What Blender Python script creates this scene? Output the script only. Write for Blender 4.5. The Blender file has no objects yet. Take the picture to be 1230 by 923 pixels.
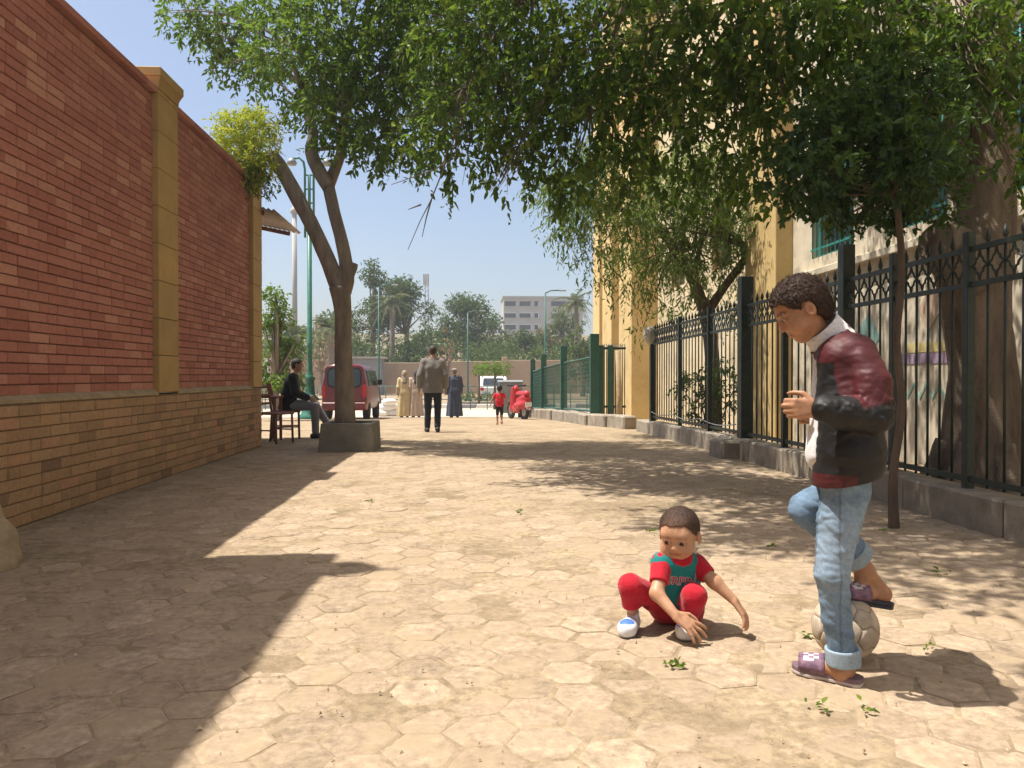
import bpy, math, random
import numpy as np
from mathutils import Vector, Matrix
random.seed(7); RNG = np.random.default_rng(11)
S = bpy.context.scene
COL = S.collection
# ------------------------------------------------------------------ camera, sky, sun, exposure
CAM_H = 1.0; F = 920.0; W0, H0 = 1230.0, 923.0
YAW = math.atan(55/F); PITCH = math.atan(9.5/F)
cd = bpy.data.cameras.new('camera'); cam = bpy.data.objects.new('camera', cd); COL.objects.link(cam)
cd.lens = F/W0*36; cd.sensor_width = 36; cd.clip_end = 2000; cd.clip_start = .05
cam.location = (0, 0, CAM_H)
cam.rotation_euler = (math.pi/2-PITCH, 0, -YAW)
S.camera = cam
w = bpy.data.worlds.new('World'); S.world = w; w.use_nodes = True
nt = w.node_tree; bg = nt.nodes['Background']
sky = nt.nodes.new('ShaderNodeTexSky'); sky.sky_type = 'NISHITA'; sky.sun_disc = False
SUN = Vector((-.40, .02, 1)).normalized()
sky.sun_elevation = math.asin(SUN.z); sky.sun_rotation = math.atan2(SUN.x, SUN.y)
sky.air_density = .95; sky.dust_density = 2.9; sky.ozone_density = .5; sky.altitude = 20
nt.links.new(sky.outputs[0], bg.inputs[0]); bg.inputs[1].default_value = .125
sd = bpy.data.lights.new('sun', 'SUN'); sd.energy = 5.0; sd.angle = math.radians(.55); sd.color = (1, .94, .84)
so = bpy.data.objects.new('sun', sd); COL.objects.link(so); so.location = (-8, 0, 30)
so.rotation_euler = SUN.to_track_quat('Z', 'Y').to_euler()
S.view_settings.view_transform = 'Standard'; S.view_settings.look = 'None'
S.view_settings.exposure = .60; S.view_settings.gamma = 1
S.cycles.max_bounces = 6; S.cycles.transparent_max_bounces = 8

# ------------------------------------------------------------------ helpers
_R = cam.rotation_euler.to_matrix()
def px(x, y, Y):
    """point at depth plane Y (metres up the lane) seen at photo pixel x, y"""
    d = _R @ Vector(((x-W0/2)/F, -(y-H0/2)/F, -1)); return Vector((0, 0, CAM_H)) + d*(Y/d.y)
def gz(y):
    if y < 7: return 0.
    if y < 26: return -.0011*(y-7)**2
    t = min((y-26)/10, 1); return -.397-.0418*10*(t-t*t/2)
def gp(x, Y): return px(x, 400, Y).x
def ground(x, y):
    Y = 3.
    for _ in range(60):
        d = _R @ Vector(((x-W0/2)/F, -(y-H0/2)/F, -1)); Y = Y*.5+.5*d.y*((gz(Y)-CAM_H)/d.z)
    return px(x, y, Y)

def tag(o, label=None, cat=None, group=None, kind=None):
    if label: o['label'] = label
    if cat: o['category'] = cat
    if group: o['group'] = group
    if kind: o['kind'] = kind
    return o
WL = {}
def wloc(o): return Vector((0, 0, 0)) if o is None else WL.get(o.name, Vector((0, 0, 0)))
def thing(name, loc, label=None, cat=None, group=None):
    o = bpy.data.objects.new(name, None); COL.objects.link(o); o.location = loc; o.empty_display_size = .1
    WL[o.name] = Vector(loc); return tag(o, label, cat, group)
def link(name, me, parent=None, loc=None):
    o = bpy.data.objects.new(name, me); COL.objects.link(o)
    wl = Vector(loc) if loc is not None else wloc(parent)
    o.location = wl-wloc(parent); o.parent = parent; WL[o.name] = wl
    return o
def mesh_np(name, V, Fc, mat, smooth=False, attrs=None, mi=None):
    """fast mesh from arrays; Fc is (n,3) or (n,4)"""
    me = bpy.data.meshes.new(name); V = np.asarray(V, np.float32); Fc = np.asarray(Fc, np.int32)
    k = Fc.shape[1]; me.vertices.add(len(V)); me.vertices.foreach_set('co', V.ravel())
    me.loops.add(Fc.size); me.loops.foreach_set('vertex_index', Fc.ravel())
    me.polygons.add(len(Fc)); me.polygons.foreach_set('loop_start', np.arange(0, Fc.size, k, dtype=np.int32))
    me.polygons.foreach_set('use_smooth', np.full(len(Fc), smooth))
    for m in (mat if isinstance(mat, (list, tuple)) else [mat]): me.materials.append(m)
    if mi is not None: me.polygons.foreach_set('material_index', np.asarray(mi, np.int32))
    for an, (dom, ty, arr) in (attrs or {}).items():
        a = me.attributes.new(an, ty, dom)
        a.data.foreach_set('color' if ty == 'FLOAT_COLOR' else 'value', np.asarray(arr, np.float32).ravel())
    me.update(calc_edges=True); me.validate(); return me
class MB:
    def __init__(s): s.v = []; s.f = []; s.sm = []; s.m = []; s.mi = 0
    def add(s, vs, fs, smooth=False):
        b = len(s.v); s.v += [tuple(v) for v in vs]
        for f in fs: s.f.append([b+i for i in f]); s.sm.append(smooth); s.m.append(s.mi)
        return s
    def box(s, c, size, rot=None, ch=0):
        hx, hy, hz = [a/2 for a in size]; c = Vector(c)
        if ch <= 0:
            vs = [Vector((x*hx, y*hy, z*hz)) for x in (-1, 1) for y in (-1, 1) for z in (-1, 1)]
            fs = [(0, 1, 3, 2), (4, 6, 7, 5), (0, 4, 5, 1), (2, 3, 7, 6), (0, 2, 6, 4), (1, 5, 7, 3)]
        else:
            vs = []; ids = {}
            for x in (-1, 1):
                for y in (-1, 1):
                    for z in (-1, 1):
                        for a in range(3):
                            p = [x*(hx-ch), y*(hy-ch), z*(hz-ch)]; p[a] += (x, y, z)[a]*ch
                            ids[(x, y, z, a)] = len(vs); vs.append(Vector(p))
            fs = []
            for a in range(3):
                b, d = (a+1) % 3, (a+2) % 3
                for sg in (-1, 1):
                    q = []
                    for u, t in ((-1, -1), (1, -1), (1, 1), (-1, 1)):
                        k = [0, 0, 0]; k[a] = sg; k[b] = u; k[d] = t; q.append(ids[(*k, a)])
                    fs.append(q if sg > 0 else q[::-1])
                for u in (-1, 1):
                    for t in (-1, 1):
                        k0 = [0, 0, 0]; k0[b] = u; k0[d] = t; k0[a] = -1; k1 = list(k0); k1[a] = 1
                        q = [ids[(*k0, b)], ids[(*k1, b)], ids[(*k1, d)], ids[(*k0, d)]]
                        fs.append(q if u*t < 0 else q[::-1])
            for x in (-1, 1):
                for y in (-1, 1):
                    for z in (-1, 1):
                        q = [ids[(x, y, z, a)] for a in range(3)]; fs.append(q if x*y*z > 0 else q[::-1])
        if rot is not None: vs = [rot @ v for v in vs]
        return s.add([c+v for v in vs], fs)
    def tube(s, pts, rad, n=8, cap=True, smooth=True):
        pts = [Vector(p) for p in pts]
        if not isinstance(rad, (list, tuple)): rad = [rad]*len(pts)
        vs = []; up = None
        for i, p in enumerate(pts):
            t = (pts[min(i+1, len(pts)-1)]-pts[max(i-1, 0)]).normalized()
            if up is None: up = t.orthogonal().normalized()
            up = (up-t*up.dot(t)).normalized(); b = t.cross(up)
            for k in range(n):
                a = 2*math.pi*k/n; vs.append(p+(up*math.cos(a)+b*math.sin(a))*rad[i])
        fs = [(i*n+k, i*n+(k+1) % n, (i+1)*n+(k+1) % n, (i+1)*n+k) for i in range(len(pts)-1) for k in range(n)]
        s.add(vs, fs, smooth)
        if cap:
            b = len(s.v)-len(vs)
            s.f.append([b+k for k in range(n)][::-1]); s.f.append([b+len(vs)-n+k for k in range(n)]); s.sm += [False, False]; s.m += [s.mi]*2
        return s
    def lathe(s, c, prof, n=16, smooth=True, axis='Z'):
        c = Vector(c); vs = []
        for r, z in prof:
            for k in range(n):
                a = 2*math.pi*k/n; v = (r*math.cos(a), r*math.sin(a), z)
                if axis == 'X': v = (z, v[0], v[1])
                if axis == 'Y': v = (v[1], z, v[0])
                vs.append(c+Vector(v))
        fs = [(i*n+k, i*n+(k+1) % n, (i+1)*n+(k+1) % n, (i+1)*n+k) for i in range(len(prof)-1) for k in range(n)]
        fs += [[k for k in range(n)][::-1], [(len(prof)-1)*n+k for k in range(n)]]
        return s.add(vs, fs, smooth)
    def prism(s, poly, ext, smooth=False):
        """poly: list of 3d points, extruded by vector ext"""
        e = Vector(ext); n = len(poly); a = [Vector(p) for p in poly]; vs = a+[p+e for p in a]
        return s.add(vs, [list(range(n))[::-1], [n+i for i in range(n)]]+[(i, (i+1) % n, n+(i+1) % n, n+i) for i in range(n)], smooth)
    def build(s, name, mat, parent=None, loc=None):
        wl = Vector(loc) if loc is not None else wloc(parent)
        me = bpy.data.meshes.new(name); me.from_pydata([(v[0]-wl.x, v[1]-wl.y, v[2]-wl.z) for v in s.v], [], s.f)
        for m in (mat if isinstance(mat, (list, tuple)) else [mat]): me.materials.append(m)
        me.polygons.foreach_set('use_smooth', s.sm); me.polygons.foreach_set('material_index', s.m)
        me.update(); o = link(name, me, parent, wl); return o
def copy_tree(o, parent=None, delta=Vector((0, 0, 0))):
    c = o.copy(); COL.objects.link(c); c.parent = parent
    WL[c.name] = wloc(o)+delta
    if parent is None: c.location = o.location+delta
    for ch in list(o.children): copy_tree(ch, c, delta)
    return c
def fbm(P, sc=1., seed=0, oct=3):
    P = np.asarray(P, np.float64)*sc; r = np.random.default_rng(seed); out = 0; a = 1.; tot = 0
    for o in range(oct):
        v = 0
        for k in range(4):
            d = r.normal(size=P.shape[-1]); d /= np.linalg.norm(d); v = v+np.sin(P@d*r.uniform(2.2, 4.2)+r.uniform(0, 6.3)+1.5*np.sin(P@np.roll(d, 1)*2.1+r.uniform(0, 6)))
        out = out+a*v/4; tot += a; a *= .5; P = P*2.1
    return out/tot
# ------------------------------------------------------------------ materials
def nodes(name):
    m = bpy.data.materials.new(name); m.use_nodes = True; t = m.node_tree
    return m, t, t.nodes['Principled BSDF']
def N(t, ty, **kw):
    n = t.nodes.new(ty)
    for k, v in kw.items():
        if k.startswith('i_'): n.inputs[int(k[2:]) if k[2:].isdigit() else k[2:].replace('_', ' ')].default_value = v
        else: setattr(n, k, v)
    return n
def ramp(t, stops, fac):
    r = t.nodes.new('ShaderNodeValToRGB'); e = r.color_ramp.elements
    while len(e) < len(stops): e.new(.5)
    for i, (p, c) in enumerate(stops): e[i].position = p; e[i].color = (*c, 1)
    t.links.new(fac, r.inputs[0]); return r.outputs[0]
def mixc(t, a, b, fac, mode='MIX'):
    m = t.nodes.new('ShaderNodeMix'); m.data_type = 'RGBA'; m.blend_type = mode
    for s, v in ((6, a), (7, b), (0, fac)):
        if isinstance(v, (int, float)): m.inputs[s].default_value = v
        elif isinstance(v, tuple): m.inputs[s].default_value = (*v, 1)
        else: t.links.new(v, m.inputs[s])
    return m.outputs[2]
def noise(t, scale, detail=5, rough=.6, coord='Object', sx=None, w=0):
    tc = t.nodes.new('ShaderNodeNewGeometry') if coord == 'World' else t.nodes.new('ShaderNodeTexCoord')
    out = tc.outputs['Position'] if coord == 'World' else tc.outputs[coord]
    if sx:
        mp = t.nodes.new('ShaderNodeMapping'); mp.inputs['Scale'].default_value = sx; t.links.new(out, mp.inputs[0]); out = mp.outputs[0]
    n = t.nodes.new('ShaderNodeTexNoise'); n.inputs['Scale'].default_value = scale; n.inputs['Detail'].default_value = detail; n.inputs['Roughness'].default_value = rough
    t.links.new(out, n.inputs['Vector']); return n.outputs[0]
def bump(t, b, h, strength=.4, dist=.01):
    n = t.nodes.new('ShaderNodeBump'); n.inputs['Strength'].default_value = strength; n.inputs['Distance'].default_value = dist
    t.links.new(h, n.inputs['Height']); t.links.new(n.outputs[0], b.inputs['Normal'])
def mat(name, c1, c2=None, scale=8, rough=.8, bmp=.3, bdist=.01, metal=0, coord='World', spread=.18, rnd=0, grime=None, spec=None, sx=None):
    """noise-varied surface; rnd = per-object brightness spread; grime=(colour, scale, amount)"""
    m, t, b = nodes(name); c2 = c2 or tuple(x*.75 for x in c1)
    n = noise(t, scale, coord=coord, sx=sx); c = ramp(t, [(.5-spread, c2), (.5+spread, c1)], n)
    if rnd:
        oi = t.nodes.new('ShaderNodeObjectInfo')
        c = mixc(t, c, ramp(t, [(0, (1-rnd,)*3), (1, (1+rnd*.6,)*3)], oi.outputs['Random']), 1., 'MULTIPLY')
    if grime:
        g = noise(t, grime[1], 6, .7, 'World'); gf = ramp(t, [(.5, (0, 0, 0)), (.68, (grime[2],)*3)], g); c = mixc(t, c, grime[0], gf)
    t.links.new(c, b.inputs['Base Color']); b.inputs['Roughness'].default_value = rough; b.inputs['Metallic'].default_value = metal
    if spec is not None: b.inputs['Specular IOR Level'].default_value = spec
    if bmp: bump(t, b, noise(t, scale*6, 6, .7, coord), bmp, bdist)
    return m
def attr_mat(name, rough=.75, bs=90, bmp=.25, bdist=.003, sss=0, spec=.4, sheen=0):
    """colour from the mesh's own paint attribute, plus fine grain"""
    m, t, b = nodes(name); a = N(t, 'ShaderNodeAttribute', attribute_name='col')
    n = noise(t, bs*.35, 4, .6, 'Object'); c = mixc(t, a.outputs['Color'], ramp(t, [(.3, (.8,)*3), (.7, (1.12,)*3)], n), 1., 'MULTIPLY')
    t.links.new(c, b.inputs['Base Color']); b.inputs['Roughness'].default_value = rough; b.inputs['Specular IOR Level'].default_value = spec
    if sss: b.inputs['Subsurface Weight'].default_value = sss; b.inputs['Subsurface Radius'].default_value = (.012, .004, .002); b.inputs['Subsurface Scale'].default_value = 1
    if sheen: b.inputs['Sheen Weight'].default_value = sheen
    bump(t, b, noise(t, bs, 5, .7, 'Object'), bmp, bdist); return m
def leaf_mat(name, dark, mid, light, trans=.4, rough=.45, tcol=(.18, .30, .03)):
    m, t, b = nodes(name); a = N(t, 'ShaderNodeAttribute', attribute_name='tint')
    c = ramp(t, [(0, dark), (.5, mid), (1, light)], a.outputs['Fac'])
    t.links.new(c, b.inputs['Base Color']); b.inputs['Roughness'].default_value = rough; b.inputs['Specular IOR Level'].default_value = .32
    tr = t.nodes.new('ShaderNodeBsdfTranslucent'); t.links.new(mixc(t, c, tcol, .6), tr.inputs[0])
    mx = t.nodes.new('ShaderNodeMixShader'); mx.inputs[0].default_value = trans
    t.links.new(b.outputs[0], mx.inputs[1]); t.links.new(tr.outputs[0], mx.inputs[2]); t.links.new(mx.outputs[0], t.nodes['Material Output'].inputs[0])
    return m
def flat(name, c, rough=.6, metal=0, emit=None):
    return mat(name, c, tuple(x*.85 for x in c), 14, rough, .1, .003, metal)
M = {}
# ------------------------------------------------------------------ surfaces
def dirt_mat(name, c1, c2, c3):
    m, t, b = nodes(name)
    n1 = noise(t, 1.3, 6, .65, 'World'); n2 = noise(t, 22, 6, .75, 'World'); n3 = noise(t, 5, 5, .6, 'World')
    c = ramp(t, [(.33, c2), (.62, c1)], n1); c = mixc(t, c, ramp(t, [(.32, (.55,)*3), (.68, (1.3,)*3)], n2), 1., 'MULTIPLY')
    c = mixc(t, c, c3, ramp(t, [(.48, (0,)*3), (.64, (.75,)*3)], n3))
    v = N(t, 'ShaderNodeTexVoronoi'); v.inputs['Scale'].default_value = 9; v.inputs['Randomness'].default_value = 1
    g = t.nodes.new('ShaderNodeNewGeometry'); t.links.new(g.outputs['Position'], v.inputs['Vector'])
    spot = mixc(t, ramp(t, [(.10, (1,)*3), (.2, (0,)*3)], v.outputs[0]), ramp(t, [(.5, (0,)*3), (.6, (.55,)*3)], noise(t, 1.7, 3, .5, 'World')), 1., 'MULTIPLY')
    c = mixc(t, c, tuple(x*.45 for x in c2), spot)
    t.links.new(c, b.inputs['Base Color']); b.inputs['Roughness'].default_value = .95; b.inputs['Specular IOR Level'].default_value = .15
    ad = t.nodes.new('ShaderNodeMath'); ad.operation = 'ADD'; t.links.new(noise(t, 60, 6, .75, 'World'), ad.inputs[0]); t.links.new(n2, ad.inputs[1])
    bump(t, b, ad.outputs[0], .55, .012); return m
M['dirt'] = dirt_mat('dusty_earth', (.415, .32, .21), (.29, .22, .145), (.225, .17, .11))
def tile_mat(name, src):
    m, t, b = nodes(name)
    if src == 'object': r = N(t, 'ShaderNodeObjectInfo').outputs['Random']
    else: r = N(t, 'ShaderNodeAttribute', attribute_name='rnd').outputs['Fac']
    c = ramp(t, [(0, (.335, .255, .18)), (.5, (.39, .298, .21)), (1, (.435, .335, .24))], r)
    n = noise(t, 26, 6, .75, 'World'); c = mixc(t, c, ramp(t, [(.30, (.70,)*3), (.68, (1.2,)*3)], n), 1., 'MULTIPLY'); c = mixc(t, c, ramp(t, [(.33, (.78,)*3), (.6, (1.06,)*3)], noise(t, 6.5, 6, .75, 'World')), 1., 'MULTIPLY')
    c = mixc(t, c, (.36, .275, .18), ramp(t, [(.46, (0,)*3), (.62, (.8,)*3)], noise(t, 3.2, 6, .7, 'World')))
    v = N(t, 'ShaderNodeTexVoronoi'); v.inputs['Scale'].default_value = 7; g = t.nodes.new('ShaderNodeNewGeometry'); t.links.new(g.outputs['Position'], v.inputs['Vector'])
    spot = mixc(t, ramp(t, [(.08, (1,)*3), (.2, (0,)*3)], v.outputs[0]), ramp(t, [(.52, (0,)*3), (.62, (.6,)*3)], noise(t, 1.5, 3, .5, 'World')), 1., 'MULTIPLY')
    c = mixc(t, c, (.16, .115, .075), spot)
    t.links.new(c, b.inputs['Base Color']); b.inputs['Roughness'].default_value = .93; b.inputs['Specular IOR Level'].default_value = .2
    bump(t, b, noise(t, 45, 7, .75, 'World'), .5, .009); return m
M['tile_o'] = tile_mat('worn_paver', 'object'); M['tile_a'] = tile_mat('worn_paver_far', 'attr')
def brick_mat(name, src, stops, soil):
    m, t, b = nodes(name)
    r = N(t, 'ShaderNodeObjectInfo').outputs['Random'] if src == 'object' else N(t, 'ShaderNodeAttribute', attribute_name='rnd').outputs['Fac']
    c = ramp(t, stops, r); n = noise(t, 30, 6, .7, 'World')
    c = mixc(t, c, ramp(t, [(.3, (.78,)*3), (.72, (1.15,)*3)], n), 1., 'MULTIPLY')
    c = mixc(t, c, soil, ramp(t, [(.5, (0,)*3), (.75, (.45,)*3)], noise(t, 1.9, 6, .7, 'World')))
    t.links.new(c, b.inputs['Base Color']); b.inputs['Roughness'].default_value = .85; b.inputs['Specular IOR Level'].default_value = .3
    bump(t, b, noise(t, 70, 6, .75, 'World'), .35, .006); return m
RED = [(0, (.33, .13, .10)), (.35, (.395, .165, .128)), (.75, (.425, .185, .142)), (.93, (.46, .225, .17)), (1, (.50, .26, .185))]
TAN = [(0, (.22, .14, .09)), (.12, (.33, .21, .125)), (.5, (.39, .25, .145)), (.85, (.43, .275, .16)), (1, (.44, .24, .15))]
for k in ('object', 'attr'):
    M['red_'+k] = brick_mat('red_brick_'+k, k, RED, (.34, .155, .115)); M['tan_'+k] = brick_mat('tan_brick_'+k, k, TAN, (.19, .15, .10))
M['mortar'] = mat('dark_mortar', (.20, .10, .078), (.14, .075, .058), 20, .95)
M['mortar_tan'] = mat('tan_mortar', (.24, .16, .09), (.15, .105, .065), 16, .95)
M['gold'] = mat('golden_stone', (.47, .315, .115), (.36, .235, .085), 5, .8, .3, .006, rnd=.10, grime=((.22, .15, .07), 2.5, .5))
M['stone'] = mat('yellow_limestone', (.44, .35, .215), (.31, .24, .145), 12, .9, .6, .02)
M['concrete'] = mat('rough_concrete', (.36, .31, .245), (.24, .205, .16), 7, .93, .6, .02, rnd=.1, grime=((.17, .14, .10), 3, .6))
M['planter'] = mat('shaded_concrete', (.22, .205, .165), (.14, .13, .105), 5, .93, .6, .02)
M['green_iron'] = mat('dark_green_paint', (.012, .030, .022), (.007, .017, .013), 12, .5, .2, .003, grime=((.06, .05, .035), 20, .5))
M['green_mid'] = mat('green_paint', (.03, .115, .085), (.02, .075, .058), 8, .5, .15, .003)
M['lamp_green'] = mat('lamp_green_paint', (.035, .19, .13), (.02, .12, .085), 8, .45, .15, .003)
M['teal'] = mat('teal_paint', (.04, .27, .25), (.03, .18, .17), 8, .5, .1)
M['ochre'] = mat('ochre_render', (.62, .46, .21), (.55, .39, .165), 2.2, .9, .3, .008, grime=((.36, .23, .09), 1.3, .5))
M['cream'] = mat('cream_render', (.66, .55, .355), (.54, .435, .27), 1.8, .9, .35, .008, grime=((.34, .28, .19), 1.6, .7))
M['pale'] = mat('pale_render', (.68, .60, .46), (.52, .45, .34), 2.4, .9, .4, .008, grime=((.26, .22, .165), 2.0, .75))
M['dark_glass'] = mat('dark_glass', (.03, .04, .045), (.015, .02, .022), 3, .15, 0)
M['bark'] = mat('ficus_bark', (.30, .235, .165), (.13, .095, .066), 9, .95, .9, .03, sx=(1, 1, .25))
M['bark_grey'] = mat('grey_bark', (.34, .275, .20), (.18, .145, .105), 10, .95, .9, .025, sx=(1, 1, .3))
M['bark_dark'] = mat('dark_bark', (.15, .105, .072), (.08, .056, .04), 12, .95, .8, .015, sx=(1, 1, .3))
M['leaf_ficus'] = leaf_mat('ficus_leaf', (.026, .06, .012), (.075, .14, .018), (.24, .29, .045), .5)
M['leaf_sun'] = leaf_mat('sunlit_shoot_leaf', (.20, .28, .03), (.38, .44, .04), (.56, .58, .08), .5, tcol=(.4, .45, .03))  # yellow-green shoots, with sunlit brightness put into the leaf colour
M['leaf_left'] = leaf_mat('fig_leaf', (.04, .085, .016), (.10, .175, .026), (.24, .32, .05), .48)
M['leaf_dark'] = leaf_mat('dense_leaf', (.014, .036, .010), (.028, .066, .014), (.075, .13, .025), .3)
M['leaf_fine'] = leaf_mat('feather_leaf', (.075, .125, .03), (.15, .215, .055), (.28, .32, .10), .45)
M['leaf_far'] = leaf_mat('distant_leaf', (.035, .065, .02), (.065, .105, .03), (.13, .17, .05), .3, .7)
M['leaf_bright'] = leaf_mat('bright_leaf', (.07, .14, .02), (.13, .22, .03), (.22, .32, .05), .35, .6)
M['leaf_dry'] = leaf_mat('dry_leaf', (.20, .125, .065), (.30, .19, .10), (.38, .27, .15), .25, .8, (.35, .22, .08))
M['leaf_palm'] = leaf_mat('palm_leaf', (.07, .095, .035), (.115, .14, .055), (.20, .22, .09), .25, .6)
M['road'] = mat('dusty_road', (.56, .47, .36), (.46, .38, .29), 1.2, .95, .3, .01)
M['hill'] = mat('dry_slope', (.24, .19, .11), (.16, .14, .075), .35, .95, .4, .05, grime=((.11, .13, .05), .25, .7))
M['farwall'] = mat('tan_wall', (.46, .335, .22), (.37, .265, .175), .7, .9, .3, .02)
M['farbuild'] = mat('grey_render', (.50, .47, .42), (.42, .39, .35), .4, .9, .1)
M['white'] = mat('white_paint', (.75, .74, .71), (.66, .64, .6), 4, .5, .05)
M['rubber'] = mat('black_rubber', (.025, .025, .025), (.015, .015, .015), 30, .85, .2)
M['maroon'] = mat('maroon_car_paint', (.16, .014, .02), (.13, .012, .017), 3, .3, 0, spec=.6, grime=((.20, .12, .10), 3, .35))
M['glass_car'] = mat('rear_glass', (.05, .065, .075), (.03, .04, .05), 3, .08, 0)
M['red_lens'] = mat('tail_lens', (.5, .02, .02), (.4, .015, .015), 5, .2, 0)
M['chrome'] = mat('bright_metal', (.6, .6, .6), (.5, .5, .5), 5, .25, 0, metal=1)
M['grey_metal'] = mat('grey_metal', (.30, .31, .32), (.22, .23, .24), 6, .55, .1, metal=.3)
M['wood'] = mat('red_brown_wood', (.20, .075, .045), (.11, .042, .028), 12, .6, .2, sx=(1, 1, .2))
M['tin'] = mat('corrugated_tin', (.36, .30, .26), (.24, .19, .165), 5, .6, .2, metal=.3)
M['scooter_red'] = mat('red_scooter_paint', (.48, .03, .04), (.42, .025, .03), 4, .35, 0)
M['pink'] = mat('faded_pink_paint', (.55, .28, .28), (.48, .23, .23), 6, .45, 0)

# ------------------------------------------------------------------ ground, road, hill
def lines(a, b, step): return list(np.arange(a, b, step))
xs = np.array(sorted(set(np.round(lines(-400, -40, 60)+lines(-40, -8, 4)+lines(-8, -3.2, .4)+lines(-3.2, 4, .05)+lines(4, 9, .4)+lines(9, 40, 4)+lines(40, 401, 60), 3))))
ys = np.array(sorted(set(np.round(lines(-30, 0, 3)+lines(0, 1.2, .2)+lines(1.2, 9, .05)+lines(9, 16, .25)+lines(16, 38, .5)+lines(38, 74, 3)+[74, 300, 900], 3))))
XX, YY = np.meshgrid(xs, ys, indexing='ij')
GZ = np.vectorize(gz)(ys)[None, :].repeat(len(xs), 0)
def relief(X, Y):
    P = np.stack([X, Y], -1); near = np.clip((10-Y)/3, 0, 1)*np.clip((Y+1)/2, 0, 1)
    return near*(.0095*fbm(P, .55, 3, 3)+.0028*fbm(P, 3.5, 4, 2))-.002
V = np.stack([XX, YY, GZ+relief(XX, YY)], -1).reshape(-1, 3)
nx, ny = len(xs), len(ys); I = np.arange(nx*ny).reshape(nx, ny)
Q = np.stack([I[:-1, :-1], I[1:, :-1], I[1:, 1:], I[:-1, 1:]], -1).reshape(-1, 4)
g_obj = link('ground', mesh_np('ground', V, Q, M['dirt'], True)); tag(g_obj, kind='structure')
# hexagonal pavers: the ones that show largest are objects of their own, the rest one joined part
Rh = .112; fl = Rh*math.sqrt(3)
def hexverts(r, ch):
    o = [(math.cos(math.radians(60*k))*r, math.sin(math.radians(60*k))*r) for k in range(6)]
    i = [(math.cos(math.radians(60*k))*(r-ch), math.sin(math.radians(60*k))*(r-ch)) for k in range(6)]
    return [(x, y, -.03) for x, y in o]+[(x, y, -.004) for x, y in o]+[(x, y, 0) for x, y in i]
HV = np.array(hexverts(Rh-.003, .012))
HF = [tuple(range(12, 18))]+[(6+k, 6+(k+1) % 6, 12+(k+1) % 6, 12+k) for k in range(6)]+[(k, (k+1) % 6, 6+(k+1) % 6, 6+k) for k in range(6)]
hme = []
for q in range(6):
    me = bpy.data.meshes.new('paver'); vv = HV.copy(); r = np.random.default_rng(q)
    dxy = r.normal(0, .004, (6, 2)); vv[:6, :2] += dxy; vv[6:12, :2] += dxy; vv[12:18, :2] += dxy+r.normal(0, .0015, (6, 2))
    me.from_pydata(vv.tolist(), [], HF); me.materials.append(M['tile_o']); me.update(); hme.append(me)
cells = []
ang = math.radians(4)
for i in range(-45, 66):
    for j in range(-12, 90):
        x0 = i*1.5*Rh; y0 = j*fl+(fl/2 if i % 2 else 0)
        x = x0*math.cos(ang)-y0*math.sin(ang)+.3; y = x0*math.sin(ang)+y0*math.cos(ang)+.9
        if not (-2.72 < x < 3.25 and 1.2 < y < 10.5): continue
        if x < -.6+y*-.6 - .3 and y < 4: pass
        n = fbm(np.array([[x, y]]), .9, 21, 3)[0]; nr = relief(np.array([x]), np.array([y]))[0]
        z = nr+.0026+.0016*random.gauss(0, 1)-.014*max(0, n-.0)+gz(y)
        if n > .42: continue
        u = 615+F*(x*math.cos(YAW)-y*math.sin(YAW))/(y*math.cos(YAW)+x*math.sin(YAW))
        vis = -60 < u < 1290
        cells.append((y if vis else y+20, x, y, z, random.gauss(0, .0045), random.gauss(0, .0045), random.uniform(-.05, .05)+ang))
cells.sort()
for c in cells[:300]:
    o = link('paver', random.choice(hme), g_obj, (c[1], c[2], c[3])); o.rotation_euler = (c[4], c[5], c[6]+math.radians(60*random.randint(0, 5)))
VV = []; FF6 = []; FF4 = []; RN = []
mbv = []; mbf = []; rn = []
for n_, c in enumerate(cells[300:]):
    Rm = np.array(Matrix.Rotation(c[6], 3, 'Z') @ Matrix.Rotation(c[4], 3, 'X') @ Matrix.Rotation(c[5], 3, 'Y'))
    b = len(mbv)*18 if False else n_*18; mbv.append(HV@Rm.T+np.array(c[1:4])); mbf += [tuple(b+i for i in f) for f in HF]; rn += [random.random()]*len(HF)
me = bpy.data.meshes.new('pavers'); me.from_pydata(np.concatenate(mbv).tolist(), [], mbf); me.materials.append(M['tile_a'])
a = me.attributes.new('rnd', 'FLOAT', 'FACE'); a.data.foreach_set('value', np.array(rn, np.float32)); me.update()
tag(link('paving', me, g_obj), kind='stuff')
# the cross road and its kerb strip
mb = MB(); 
for i in range(6):
    y0, y1 = 26.5+i*2.6, 26.5+(i+1)*2.6
    mb.add([(-60, y0, gz(y0)+.006), (60, y0, gz(y0)+.006), (60, y1, gz(y1)+.006), (-60, y1, gz(y1)+.006)], [(0, 1, 2, 3)])
tag(mb.build('road', M['road']), kind='structure')
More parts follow.
